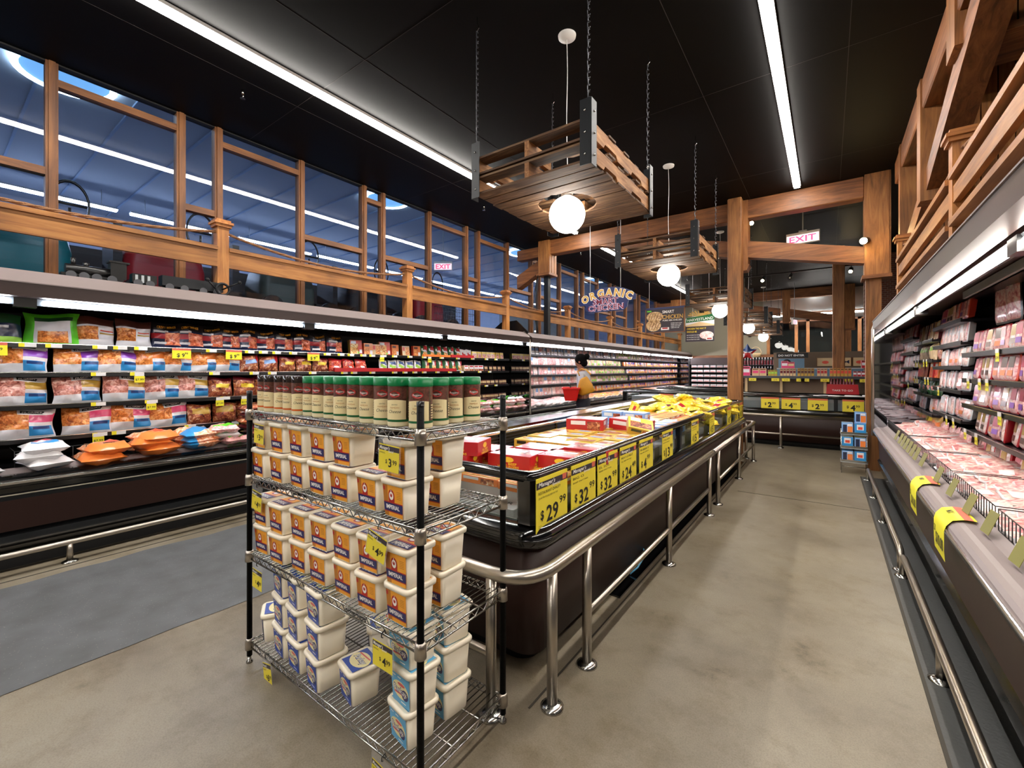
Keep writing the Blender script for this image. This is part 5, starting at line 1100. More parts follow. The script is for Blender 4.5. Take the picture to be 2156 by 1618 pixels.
# ------------------------------------------------------------------ hanging pallets and globe pendants
K['chainm'] = mt('chain_steel', '4a4a4e', .4, .8)
def mk_link():
    m = MB(True); P = []
    for i in range(13): a = 2 * PI * i / 12; P.append((.010 * math.cos(a), 0, (.015 if math.sin(a) >= 0 else -.015) + .010 * math.sin(a)))
    return m.tube(P, .0036, 'chainm', 5, False)
LINK = mk_link()
def chain_mb(z0, z1):
    q = MB(True); n = int((z1 - z0) / .042)
    for i in range(n):
        z = z0 + (z1 - z0) * (i + .5) / n
        V = [((x, y, zz + z) if i % 2 == 0 else (y, x, zz + z)) for x, y, zz in LINK.v]; q.add(V, LINK.f, 'chainm', True)
    return q
def mk_pallet_fixture():
    t = thing('hanging_pallet', 'x', 'pallet'); hx, hy = .52, .625; rn = random.Random(5)
    for lv, zb in enumerate((2.93, 3.09)):
        p = MB(); hgt = .145
        for xx in (-hx + .02, 0, hx - .02):
            prof = [(-hy, zb + .015), (-hy, zb + hgt - .016), (hy, zb + hgt - .016), (hy, zb + .015), (.40, zb + .015), (.37, zb + .05), (.17, zb + .05), (.14, zb + .015), (-.14, zb + .015), (-.17, zb + .05), (-.37, zb + .05), (-.40, zb + .015)]
            if abs(xx) < .1:
                for a, b in ((-hy, -.30), (.30, hy)): p.box(-.019, .019, a, b, zb + .015, zb + hgt - .016, 'py')
            else: p.prism([(a, b) for a, b in prof], 'x', xx - .019, xx + .019, 'py')
        def boards(z0, z1, ys, hole):
            for (a, b) in ys:
                dz = rn.uniform(-.002, .002); ex = rn.uniform(-.012, .008)
                if hole and b > -.25 and a < .25:
                    S = [a + (b - a) * i / 5 for i in range(6)]
                    xs = [math.sqrt(max(.25 ** 2 - s * s, 0)) for s in S]
                    for sg in (-1, 1):
                        pts = [(sg * (hx + ex), a), *[(sg * x_, s) for x_, s in zip(xs, S)], (sg * (hx + ex), b)]; p.prism(pts if sg > 0 else pts[::-1], 'z', z0 + dz, z1 + dz, 'px')
                else: p.box(-hx - ex, hx + ex, a, b, z0 + dz, z1 + dz, 'px')
        y = -hy; ys = []
        while y < hy - .05: w_ = rn.uniform(.085, .13); ys.append((y, min(y + w_, hy))); y += w_ + rn.uniform(.004, .014) + (.03 if lv else 0)
        boards(zb, zb + .016, ys if lv == 0 else ys[::2], lv == 0)
        boards(zb + hgt - .016, zb + hgt, ys[::2], True); p.build('pallet', t)
    i = 0
    for sx in (-1, 1):
        for sy in (-1, 1):
            q = MB(); X, Y = sx * (hx + .012), sy * (hy + .012); a = .10
            q.box(X, X - sx * a * .8, Y, Y + sy * .006, 2.90, 3.35, 'iron'); q.box(X, X + sx * .006, Y, Y - sy * a * .8, 2.90, 3.35, 'iron')
            for zz in (2.97, 3.12, 3.27):
                q.ball((X - sx * .04, Y + sy * .008, zz), .008, 'chrome', 8, 5); q.ball((X + sx * .008, Y - sy * .04, zz), .008, 'chrome', 8, 5)
            q.build('corner_bracket', t)
            q = chain_mb(3.33, 4.28); q2 = [(x + X - sx * .03, y_ + Y - sy * .03, z) for x, y_, z in q.v]; q.v = q2; c = q.build('chain', t)
            q = MB(True); hxx, hyy = X - sx * .03, Y - sy * .03
            q.tube([(hxx, hyy, 4.4), (hxx, hyy, 4.345), (hxx + .012, hyy, 4.325), (hxx + .016, hyy, 4.305), (hxx, hyy, 4.285), (hxx - .015, hyy, 4.3)], .0035, 'chrome', 6); q.build('ceiling_hook', c)
            q = MB(True); q.tube([(hxx, hyy, 3.37), (hxx + .008, hyy, 3.35), (hxx, hyy, 3.325), (hxx - .008, hyy, 3.35), (hxx, hyy, 3.37)], .004, 'chrome', 6); q.build('shackle', c)
    return t
def mk_globe():
    t = thing('globe_pendant', 'x', 'pendant lamp')
    q = MB(True); q.lathe([(.001, HC - .035), (.04, HC - .033), (.05, HC - .022), (.075, HC - .018), (.078, HC)], (0, 0, 0), 'white', 24); q.build('ceiling_canopy', t)
    q = MB(True); q.tube([(.004 * math.sin(i), 0, 3.03 + (HC - .03 - 3.03) * i / 10) for i in range(11)], .0035, 'white', 6); q.build('cord', t)
    q = MB(True); q.lathe([(.001, 3.05), (.05, 3.04), (.055, 2.985), (.001, 2.985)], (0, 0, 0), 'steel', 18); q.build('lamp_cap', t)
    q = MB(True); q.ball((0, 0, 2.845), .155, 'globe', 28, 18); q.build('globe_shade', t); return t
PA, GP = Proto(mk_pallet_fixture), Proto(mk_globe)
for i, (y, dz) in enumerate([(3.33, 0), (6.3, 0), (9.95, -.10), (14.0, -.16), (17.5, -.2)]):
    lab = ['nearest, largest', 'second nearest', 'third nearest', 'second farthest', 'farthest'][i]
    s = 1
    a = PA.put((-1.83, y, dz if i < 2 else 0), (0, 0, 0), '%s of the wooden pallets hung on chains from the ceiling' % lab, 'pallets hung over the aisle')
    b = GP.put((-1.83, y, dz if i < 2 else 0), (0, 0, 0), 'white globe pendant glowing under the %s hanging pallet' % lab.split(',')[0], 'globe pendants')
    if i >= 2:
        for o in (a, b):
            for ch in kids(o): 
                if ch.name.split('.')[0] in ('pallet', 'corner_bracket', 'lamp_cap', 'globe_shade'): ch.location.z = dz

# ------------------------------------------------------------------ hanging signs
K['signnavy'] = mt('sign_navy', '1f2a5c', .4); K['signgold'] = mt('sign_gold', 'd8a94c', .4); K['signred'] = mt('sign_maroon', '7d1c33', .4); K['signlil'] = mt('sign_lilac', 'dcc8dc', .4)
t = thing('hanging_sign', 'oval navy ORGANIC SMART CHICKEN sign hanging over the left aisle', 'sign', (-3.52, 8.0, 2.88), R(-4))
q = MB(); W, H = .62, .235
outl = [(-W, -.02), (-W * .97, .05), (-W * .8, .13), (-W * .5, .2), (-W * .15, H), (W * .2, H), (W * .55, .2), (W * .85, .12), (W, .03), (W * .98, -.05), (W * .75, -.06), (W * .7, -.18), (W * .58, -H), (-W * .62, -H), (-W * .74, -.18), (-W * .76, -.08), (-W * .95, -.08)]
q.prism([(a, b) for a, b in outl], 'y', -.012, .012, 'signnavy'); q.build('board', t)
q = MB(); nO = 'ORGANIC'
wd_ = [text_data(c_, 0, 0)[3] - text_data(c_, 0, 0)[2] for c_ in nO]; gap = .16; tot = sum(wd_) + gap * (len(nO) - 1)
for k, e, bo in (('wink', -.013, .055), ('signgold', -.0145, .01)):
    u = -tot / 2
    for ch, w_ in zip(nO, wd_):
        a = (u + w_ / 2) / (tot / 2); u += w_ + gap
        x = a * W * .84; z = .068 - .12 * a * a; an = -a * .5
        q.text(ch, (x, e, z), (math.cos(an), 0, math.sin(an)), (-math.sin(an), 0, math.cos(an)), .20, k, 'c', .025 + bo)
q.box(-.15, .12, -.016, -.013, .035, .075, 'signred'); q.text('AIR-CHILLED', (-.015, -.017, .043), (1, 0, 0), (0, 0, 1), .034, 'wink', 'c', 0, 0, .22)
for k, e, bo in (('signlil', -.013, .06), ('signred', -.0145, .01)):
    q.text('SMART', (-.02, e, -.085), (1, 0, .0), (0, 0, 1), .15, k, 'c', bo, 0, .56); q.text('CHICKEN', (-.02, e, -.205), (1, 0, 0), (0, 0, 1), .15, k, 'c', bo, 0, .78)
q.build('lettering', t)
for sx in (-.36, .30): q = MB(); q.tube([(sx, 0, .15), (sx, 0, HC - 2.88)], .006, 'white', 6); q.build('hanging_rod', t)
t = thing('hanging_poster', 'dark SMART CHICKEN poster with grilled chicken picture hanging over the left aisle', 'poster', (-2.99, 10.0, 2.66), 0)
q = MB(); q.box(-.42, .42, -.008, .008, -.30, .22, 'tagk'); q.box(-.44, .44, -.012, .012, -.32, -.30, 'tx'); q.box(-.44, -.42, -.012, .012, -.32, .24, 'tz'); q.box(.42, .44, -.012, .012, -.32, .24, 'tz'); q.box(-.44, .44, -.012, .012, .22, .26, 'signnavy'); q.build('board', t)
q = MB()
K['grill'] = food('grilled_chicken', [(.3, '8a5a2c'), (.5, 'd9b07a'), (.7, 'f2dcb4')], 14)
for cx_, cz_, rx_, rz_ in ((-.22, .05, .19, .12), (-.25, -.14, .17, .14)): q.add([(cx_ + rx_ * math.cos(2 * PI * i / 20), -.0095 - .001 * (cz_ < 0), cz_ + rz_ * math.sin(2 * PI * i / 20)) for i in range(20)], [tuple(range(20))], 'grill', False)
for i in range(5): q.quad((-.37 + i * .06, -.0115, .0), (-.36 + i * .06, -.0115, .0), (-.31 + i * .06, -.0115, .13), (-.32 + i * .06, -.0115, .13), 'pbrown')
for i in range(4): q.quad((-.36 + i * .06, -.0118, -.24), (-.35 + i * .06, -.0118, -.24), (-.29 + i * .06, -.0118, -.08), (-.30 + i * .06, -.0118, -.08), 'pbrown')
q.box(-.4, -.3, -.011, -.0085, .17, .20, 'pgreen'); q.build('picture', t)
q = MB(); T = lambda s, x, z, sz, k, w: q.text(s, (x, -.0125, z), (1, 0, 0), (0, 0, 1), sz, k, 'l', .02, 0, w)
T('SMART', -.05, .12, .09, 'wink', .26); T('CHICKEN', -.05, -.01, .13, 'signgold', .45); T('PURE AIR-CHILLED', -.04, -.06, .045, 'wink', .42)
for i in range(4): T('RAISED WITH CARE', .14, -.12 - .035 * i, .024, 'wink', .24 - .02 * i)
q.quad((-.08, -.0125, -.26), (.1, -.0125, -.26), (.1, -.0125, -.2), (-.08, -.0125, -.2), 'wink'); q.quad((-.05, -.013, -.235), (.07, -.013, -.235), (.07, -.013, -.205), (-.05, -.013, -.205), 'red'); q.build('lettering', t)
for sx in (-.35, .35): q = MB(); q.tube([(sx, 0, .26), (sx, 0, HC - 2.66)], .005, 'white', 6); q.build('hanging_rod', t)
t = thing('hanging_poster', 'HARVESTLAND poster with green banner hanging beside the dark chicken poster', 'poster', (-2.38, 10.6, 2.53), 0)
q = MB(); q.box(-.31, .31, -.008, .008, -.38, -.02, 'tagk')
q.prism([(-.31, .0), (.31, .0), (.31, .18), (.1, .2), (-.1, .2), (-.31, .16)], 'y', -.008, .008, 'pw')
for i in range(9): a = R(20 + 17.5 * i); q.add([(0 + .02 * math.cos(a + 1.5), -.01, .2), (.27 * math.cos(a), -.01, .2 + .14 * math.sin(a)), (.25 * math.cos(a + .18), -.01, .2 + .14 * math.sin(a + .18))], [(0, 1, 2)], 'signgold', False)
q.prism([(-.30, .06), (.31, .10), (.33, .24), (-.28, .17)], 'y', -.014, -.009, 'dgreen'); q.prism([(-.3, -.0), (0, .07), (.31, .0), (.31, -.03), (-.3, -.03)], 'y', -.014, -.009, 'ptan'); q.build('board', t)
q = MB(); q.text('HARVESTLAND', (-.27, -.0155, .085), (1, 0, .06), (0, 0, 1), .085, 'wink', 'l', .01, 0, .56)
q.text('CHICKEN THE WAY IT', (-.28, -.0095, -.10), (1, 0, 0), (0, 0, 1), .055, 'pyel', 'l', .02, 0, .42); q.text('SHOULD BE', (-.28, -.0095, -.17), (1, 0, 0), (0, 0, 1), .055, 'pyel', 'l', .02, 0, .22)
for i in range(3): q.text('NO ANTIBIOTICS EVER', (-.28, -.0095, -.24 - .05 * i), (1, 0, 0), (0, 0, 1), .03, 'wink', 'l', 0, 0, .28)
q.build('lettering', t); q = MB(); q.add([(.15 + .15 * math.cos(2 * PI * i / 20), -.0095, -.24 + .09 * math.sin(2 * PI * i / 20)) for i in range(20)], [tuple(range(20))], 'fchk', False); q.quad((.14, -.0105, -.35), (.28, -.0105, -.35), (.28, -.0105, -.29), (.14, -.0105, -.29), 'wink'); q.quad((.16, -.011, -.335), (.26, -.011, -.335), (.26, -.011, -.305), (.16, -.011, -.305), 'red'); q.build('picture', t)
for sx in (-.15, .2): q = MB(); q.tube([(sx, 0, .2), (sx, 0, HC - 2.53)], .005, 'white', 6); q.build('hanging_rod', t)
# exit signs
K['exitr'] = mt('exit_red', 'ff3344', .5, emit=3.5, ehx='ff2540'); K['exitp'] = mt('exit_panel', 'f2e6e6', .5, emit=.8, ehx='ffd8d8')
def exit_sign(loc, rz, label, drop, w=.32):
    t = thing('exit_sign', label, 'exit sign', loc, rz)
    q = MB(); q.box(-w / 2, w / 2, -.03, .03, -.2, 0, 'white'); q.box(-w / 2 + .01, w / 2 - .01, -.032, -.03, -.19, -.045, 'exitp'); q.build('housing', t)
    q = MB(); q.text('EXIT', (0, -.034, -.17), (1, 0, 0), (0, 0, 1), .15, 'exitr', 'c', .02, 0, w * .8); q.build('lettering', t)
    q = MB(); q.box(-.06, .06, -.03, .03, 0, .03, 'lgrey'); q.tube([(0, 0, .03), (0, 0, drop)], .01, 'lgrey', 8); q.build('stem', t)
exit_sign((-.36, 9.3, 3.95), R(-8), 'white EXIT sign half hidden behind the sloping timber chord', HC - 3.95, .5)
exit_sign((-7.2, 7.2, 4.0), R(35), 'red EXIT sign hanging beyond the left windows', 1.2, .42)
exit_sign((-.9, 17.2, 3.2), R(70), 'small red EXIT sign far back before the dark window band', 1.2, .3)
# track lights
def track(y, x0, x1, z, spots, label):
    t = thing('track_light', label, 'track light', (0, y, z)); q = MB(); q.box(x0, x1, -.02, .02, 0, .03, 'blk')
    for xx in (x0 + .3, x1 - .3): q.box(xx - .01, xx + .01, -.01, .01, .03, HC - z, 'blk')
    q.build('track', t)
    for xx, on in spots:
        q = MB(True); q.tube([(xx, -.0, 0), (xx, -.01, -.08)], .01, 'blk', 6); q.tube([(xx, .06, -.05), (xx - .02, -.08, -.14)], .045, 'blk', 12); o = q.build('spot_head', t)
        q = MB(True); q.ball((xx - .02, -.083, -.142), .036 if on else .02, 'spot' if on else 'white', 12, 8); q.build('lens', o)
track(9.0, -1.3, .5, 4.3, [(-1.1, True)], 'black ceiling track with one lit spot behind the first timber frame')
track(13.0, -1.8, .9, 3.95, [(-1.35, True), (-.75, False), (.45, True)], 'black ceiling track with three spots farther back')
m = MB(True); m.ball((.42, 8.14, 3.38), .045, 'spot', 12, 8); m.tube([(.46, 8.3, 3.42), (.42, 8.16, 3.39)], .05, 'blk', 10); tag(m.build('spotlight'), 'lit spotlight on the big hanging timber block at right', 'spotlight')

# ------------------------------------------------------------------ shopper
K['skin'] = mt('skin', '8a5a44', .5); K['shirt'] = mt('grey_shirt', 'b9bcc6', .8, bump=.4, bs=25); K['trous'] = mt('dark_trousers', '20222e', .8); K['hair'] = mt('black_hair', '060505', .9, spec=.1, bump=.4, bs=60); K['bagm'] = mt('mustard_leather', 'c08518', .45, bump=.2, bs=30); K['shoe'] = mt('dark_shoe', '1b1a1c', .5); K['bred'] = mt('red_basket', 'd81f1a', .35)
def skinned(name, verts, edges, radii, mat, parent, root=0, sub=2):
    me = bpy.data.meshes.new(name); me.from_pydata(verts, edges, []); me.materials.append(K[mat]); o = bpy.data.objects.new(name, me); COL.objects.link(o)
    if parent: o.parent = parent; CH.setdefault(parent.name, []).append(o)
    sk = o.modifiers.new('skin', 'SKIN'); sk.use_smooth_shade = True
    lay = me.skin_vertices[0] if me.skin_vertices else None
    if lay is None:
        import bmesh
        bm = bmesh.new(); bm.from_mesh(me); bm.verts.layers.skin.verify(); bm.to_mesh(me); bm.free(); lay = me.skin_vertices[0]
    for i, r in enumerate(radii): lay.data[i].radius = r if isinstance(r, tuple) else (r, r); lay.data[i].use_root = (i == root)
    ss = o.modifiers.new('sub', 'SUBSURF'); ss.levels = sub; ss.render_levels = sub; return o
# facing -y locally; shoulders along x. left arm carries a basket, right arm forward
S = 1.0
ptr = thing('person', 'person in a grey shirt and dark trousers holding a red basket before the meat trays', 'person', (-3.52, 7.0, 0), R(-78))
V = [(0, 0, .95), (0, .0, 1.08), (0, .01, 1.25), (0, .0, 1.40), (0, -.02, 1.48), (0, -.05, 1.555), (0, -.075, 1.63), (0, -.07, 1.71),
     (.09, 0, .90), (.10, -.02, .50), (.10, .03, .09), (.10, -.06, .04), (.10, -.15, .03),
     (-.09, 0, .90), (-.10, .02, .50), (-.10, .08, .09), (-.10, -.01, .04), (-.10, -.10, .03),
     (.16, .0, 1.41), (.20, .03, 1.20), (.20, -.10, 1.05), (.19, -.20, 1.08), (-.16, 0, 1.41), (-.20, .0, 1.18), (-.17, -.16, 1.08), (-.15, -.27, 1.14)]
Ed = [(0, 1), (1, 2), (2, 3), (3, 4), (4, 5), (5, 6), (6, 7), (0, 8), (8, 9), (9, 10), (10, 11), (11, 12), (0, 13), (13, 14), (14, 15), (15, 16), (16, 17), (3, 18), (18, 19), (19, 20), (20, 21), (3, 22), (22, 23), (23, 24), (24, 25)]
Rd = [(.14, .11), (.13, .10), (.145, .105), (.13, .09), (.055, .055), (.05, .055), (.08, .095), (.07, .085), .085, .055, .035, .035, .028, .085, .055, .035, .035, .028, .055, .042, .035, .026, .055, .042, .035, .026]
skinned('body', V, Ed, Rd, 'skin', ptr)
def hand(nm, base, d, side):
    q = MB(True); b = Vector(base); d = Vector(d).normalized(); w = Vector((side, 0, 0)); w = (w - d * w.dot(d)).normalized(); n = d.cross(w)
    q.loft([[b + w * (a * .032) + n * (c * .014) + d * t for a, c in ((-1, -1), (1, -1), (1, 1), (-1, 1))] for t in (-.01, .03, .07)], 'skin')
    for i, L_ in enumerate((.06, .07, .066, .05)):
        p0 = b + d * .065 + w * (-.024 + .016 * i); q.tube([p0, p0 + d * L_ * .5 + n * .012, p0 + d * L_ * .62 + n * .04, p0 + d * L_ * .4 + n * .055], .0085, 'skin', 6)
    q.tube([b + d * .02 + w * -.03, b + d * .05 + w * -.05 + n * .01, b + d * .075 + w * -.045 + n * .03], .0095, 'skin', 6); q.build('hand', ptr)
hand('hand', (.19, -.20, 1.075), (0, -1, .1), 1); hand('hand', (-.15, -.27, 1.14), (.1, -1, .3), -1)
V2 = [(0, 0, 1.03), (0, .01, 1.15), (0, .01, 1.28), (0, .0, 1.41), (0, -.015, 1.47), (.165, .0, 1.415), (.205, .03, 1.20), (.205, -.07, 1.075), (-.165, 0, 1.415), (-.205, .0, 1.18), (-.18, -.12, 1.09)]
E2 = [(0, 1), (1, 2), (2, 3), (3, 4), (3, 5), (5, 6), (6, 7), (3, 8), (8, 9), (9, 10)]
skinned('shirt', V2, E2, [(.165, .14), (.15, .125), (.165, .125), (.15, .11), .062, .066, .055, .05, .066, .055, .05], 'shirt', ptr)
V3 = [(0, 0, .93), (.09, 0, .86), (.10, -.02, .50), (.10, .03, .12), (-.09, 0, .86), (-.10, .02, .50), (-.10, .08, .12), (0, 0, 1.06)]
skinned('trousers', V3, [(0, 1), (1, 2), (2, 3), (0, 4), (4, 5), (5, 6), (0, 7)], [(.17, .145), .105, .078, .062, .105, .078, .062, (.15, .12)], 'trous', ptr)
for x, y in ((.10, -.05), (-.10, 0)): q = MB(True); q.ball((x, y - .02, .04), .05, 'shoe', 14, 8, (.9, 2.4, .8)); q.build('shoe', ptr)
q = MB(True); q.ball((0, -.045, 1.68), .108, 'hair', 18, 12, (.86, 1.0, 1.0)); q.ball((0, .065, 1.735), .052, 'hair', 14, 8); q.ball((0, .01, 1.62), .07, 'hair', 12, 8); q.build('hair', ptr)
q = MB(True); q.ball((0, -.125, 1.63), .018, 'skin', 10, 6, (.8, 1.2, 1.2))
q.build('nose', ptr)
q = MB(True)
for s in (-1, 1): q.ball((s * .035, -.135, 1.655), .011, 'wink', 8, 6); q.ball((s * .035, -.143, 1.655), .006, 'ink', 8, 6)
q.build('eyes', ptr)
q = MB(True); q.ball((0, -.138, 1.59), .02, 'pburg', 10, 6, (1.2, .4, .4)); q.build('mouth', ptr)
for s in (-1, 1): q = MB(True); q.ball((s * .082, -.05, 1.64), .022, 'skin', 8, 6, (.4, .8, 1.2)); q.build('ear', ptr)
# bag over the near shoulder
tb = thing('shoulder_bag', 'mustard leather bag slung over the shoulder of the person', 'bag', (-3.52, 7.0, 0), R(-78))
q = MB(True); secs = []
for z, w, x in ((1.08, .09, .25), (1.11, .14, .255), (1.22, .13, .25), (1.33, .08, .24), (1.36, .06, .235)): secs.append([(x + .05 * math.cos(a) * 1, .09 + w * math.sin(a) + (1.25 - z) * .25, z + .03 * math.sin(a)) for a in [2 * PI * i / 16 for i in range(16)]])
q.loft(secs, 'bagm'); q.build('body', tb)
q = MB(True); q.tube([(.26, .20, 1.42), (.20, .10, 1.50), (.10, .0, 1.515), (.19, -.05, 1.47), (.26, .0, 1.40)], .012, 'bagm', 6); q.build('strap', tb)
# basket
tk = thing('shopping_basket', 'red plastic shopping basket held by the person', 'basket', (-3.62, 6.72, .97), R(-60))
q = MB(); 
def rbx(hx, hy, z): return [(x, y, z) for x, y in rrect(-hx, hx, -hy, hy, .03, 3)]
q.loft([rbx(.15, .10, 0), rbx(.20, .14, .20), rbx(.215, .155, .20), rbx(.215, .155, .225), rbx(.195, .135, .225), rbx(.145, .095, .01)], 'bred', True, False); q.build('tub', tk)
q = MB()
for r in range(3):
    for i in range(9): q.quad((-.13 + i * .031, -.105 - .013 * r - .0105 + .004, .035 + .045 * r), (-.115 + i * .031, -.105 - .013 * r - .0105 + .004, .035 + .045 * r), (-.115 + i * .031, -.118 - .013 * r - .0045, .062 + .045 * r), (-.13 + i * .031, -.118 - .013 * r - .0045, .062 + .045 * r), 'pburg')
q.build('slots', tk)
q = MB(True); q.tube([(-.19, 0, .21), (-.16, -.02, .27), (0, -.03, .30), (.16, -.02, .27), (.19, 0, .21)], .008, 'ink', 6); q.build('handle', tk)

# ------------------------------------------------------------------ back of the hall
far = chest('black freezer island standing across the end of the aisle with price cards', -4.0, 1.2, 10.02, 11.2, 'x', 0, splits=(.12, -1.5))
P = [(-3.9, 9.78), (1.2, 9.78)]
guard('brushed steel guard rail before the far freezer island', P, [[(-3.9, 9.78), (1.2, 9.78)]], [(-2.4, 9.78), (-.73, 9.78), (.9, 9.78)])
for i, (x, d_) in enumerate([(-2.95, '3'), (-.93, '2'), (-.58, '4'), (-.155, '2'), (.37, '4')]):
    def mk(d_=d_):
        m = MB(); w, h = .31, .22; m.box(-w / 2, w / 2, -.002, .0, 0, h, 'yel'); m.quad((-w / 2, -.0026, h * .86), (w / 2, -.0026, h * .86), (w / 2, -.0026, h), (-w / 2, -.0026, h), 'tagr'); 
        m.text('$', (-w * .3, -.0035, h * .3), (1, 0, 0), (0, 0, 1), h * .3, 'ink', 'l', .02); m.text(d_, (-w * .12, -.0035, h * .12), (1, 0, 0), (0, 0, 1), h * .6, 'ink', 'l', .04); m.text('99', (w * .12, -.0035, h * .36), (1, 0, 0), (0, 0, 1), h * .28, 'ink', 'l', .01)
        o = m.build('price_card'); o['category'] = 'price card'; return o
    o = mk(); o.location = (x, 10.0, .735); tag(o, 'yellow $%s.99 card on the far freezer island, %s from left' % (d_, ordn(i)), None, 'price cards on the far freezer island')
G_far = [('red', -1.25), ('red', -1.5), ('big', -1.9), ('red', -2.3), ('strp', -2.7), ('ora', .45), ('ora', .2), ('strp', -.4), ('red', 0.9)]
for i, (k_, x) in enumerate(G_far):
    for l in range(2): G_put(k_, x, 10.25 + .02 * l, .67 + .1 * l, rng.uniform(-.1, .1), 'far island, %s from right counted, %s' % (ordn(i), ['below', 'above'][l]))
for i in range(7): TR['fp'][1][0].put((-.6 + .25 * i, 10.5, .93 + .01 * i), (0, .1, .3 * i), 'flat pale pack lying in the far freezer island, %s from left' % ordn(i), 'pale packs in the far freezer island')
m = MB(); m.box(-3.8, 1.05, 10.1, 11.1, .66, .88, 'pgrey'); tag(m.build('lower_cartons'), 'pale goods filling the far freezer island', 'goods', None, 'stuff')
# second row of freezers further back
chest('second black freezer island behind the far one', -4.0, 1.2, 12.6, 13.8, 'x', 0, splits=(0,))
# canned goods shelf
sh = thing('canned_goods_shelf', 'long raised shelf of boxes and cans behind the far freezer island', 'shelf', (-.4, 11.5, 0))
q = MB(); q.box(-1.25, 1.25, -.16, .2, 1.325, 1.36, 'lgrey'); q.box(-1.25, 1.25, -.165, -.16, 1.31, 1.36, 'dsteel'); q.build('shelf', sh)
for x in (-1.15, -.45, .35, 1.15): q = MB(); q.box(x - .025, x + .025, .0, .05, 0, 1.33, 'ptan'); q.build('leg', sh)
q = MB(); q.box(-1.2, 1.2, .05, .07, .95, 1.3, 'kraft'); q.build('back_board', sh)
for i, x in enumerate([-1.0, -.55, -.35, -.08, .0, .35, .75, 1.0]):
    m = MB(); m.box(-.075, .075, -.002, 0, -.065, 0, 'yel'); m.text('$1.99', (0, -.003, -.045), (1, 0, 0), (0, 0, 1), .03, 'ink', 'c', .01); m = m.build('price_card', loc=(-.4 + x, 11.325, 1.31)); tag(m, 'yellow price card below the canned goods shelf, %s from left' % ordn(i), 'price card', 'cards below the canned goods shelf')
def cprot(k1, k2, w, h): return Proto(one('food_box', 'box', box_pack(w, h, .06, k1, [(.1, .9, .35, .7, k2), (.1, .9, .8, .92, 'pbrown')], k2)))
segs = [(-1.62, -1.45, 'ppink', 'pw', .16, .22), (-1.42, -1.12, 'ptan', 'ppink', .14, .17), (-1.10, -.88, 'pgold', 'plime', .055, .13), (-.87, -.55, 'ptan', 'pburg', .055, .17), (-.54, -.2, 'pgold', 'pbrown', .055, .17), (-.19, .02, 'ptan', 'pred', .055, .17), (.03, .4, 'pgold', 'pcoral', .055, .17), (.42, .82, 'pred', 'pw', .06, .11), (.83, 1.0, 'pgrey', 'pdkgreen', .05, .18)]
for (a, b, k1, k2, w, h) in segs:
    pr = cprot(k1, k2, w, h); n = max(1, int((b - a) / (w + .006))); nm = {'ppink': 'pink', 'ptan': 'tan', 'pgold': 'gold', 'pred': 'red', 'pgrey': 'grey'}[k1]
    for i in range(n): pr.put((-.0 + a + (w + .006) * (i + .5), 11.42, 1.362), (0, 0, rng.uniform(-.06, .06)), '%s box on the canned goods shelf, %s from left in %s run' % (nm, ordn(i), ordn([q_[0] for q_ in segs].index(a))), '%s boxes on the canned goods shelf' % nm)
for i, (x, k1, k2, h) in enumerate([(-.78, 'ppink', 'pw', .16), (-.66, 'ppink', 'ptan', .14), (.62, 'pred', 'pw', .16), (.87, 'pgrey', 'pdkgreen', .14)]): cprot(k1, k2, .13, h).put((x, 11.46, 1.362 + .172), (0, 0, 0), 'small carton stacked on the boxes of the canned goods shelf, %s from left' % ordn(i), 'cartons stacked on the canned goods')
# red crate stand of bottles
t = thing('bottle_crate', 'red crate of cola bottles standing on the far freezer island', 'crate', (.24, 11.25, 1.0), 0)
q = MB(); q.prism([(-.27, 0), (.27, 0), (.25, .2), (-.25, .2)], 'y', -.12, .12, 'pred'); q.build('crate', t)
q = MB(); q.text('TAKE TO GO', (0, -.124, .06), (1, 0, 0), (0, 0, 1), .05, 'wink', 'c', .01, 0, .34); q.build('lettering', t)
for i in range(8):
    m = MB(True); m.lathe([(.001, 0), (.03, 0), (.03, .11), (.012, .17), (.012, .22), (.001, .22)], (0, 0, 0), 'pburg', 12); o = m.build('cola_bottle', loc=(.06 + .052 * i, 11.27, 1.1)); tag(o, 'dark cola bottle in the red crate, %s from left' % ordn(i), 'bottle', 'bottles in the red crate')
# star balloons
def balloon(loc, s, label):
    t = thing('star_balloon', label, 'balloon', loc, R(10)); q = MB(True)
    P0 = []
    for i in range(10): a = PI / 2 + i * PI / 5; r = s if i % 2 == 0 else s * .52; P0.append((r * math.cos(a), r * math.sin(a)))
    for sg in (-1, 1):
        vs = [(x, 0, z) for x, z in P0] + [(x * .55, sg * s * .16, z * .55) for x, z in P0] + [(0, sg * s * .2, 0)]
        fs = []; 
        for i in range(10): j = (i + 1) % 10; fs.append((i, j, 10 + j, 10 + i)); fs.append((10 + i, 10 + j, 20))
        for f in fs: zz = sum(vs[k_][2] for k_ in f) / len(f); q.add([vs[k_] for k_ in f], [tuple(range(len(f)))], 'pdblue' if zz > s * .12 else ('pred' if int((zz + 2) / (s * .16)) % 2 else 'pw'), False)
    q.build('foil', t); q = MB(); q.tube([(0, 0, -s * .8), (.02, 0, -s * 1.6), (0, 0, -s * 2.6)], .003, 'white', 5); q.build('ribbon', t)
balloon((-1.62, 12.2, 1.93), .22, 'star balloon with blue top and red and white stripes, larger one'); balloon((.19, 12.2, 1.98), .1, 'small star balloon with blue top near the timber post')
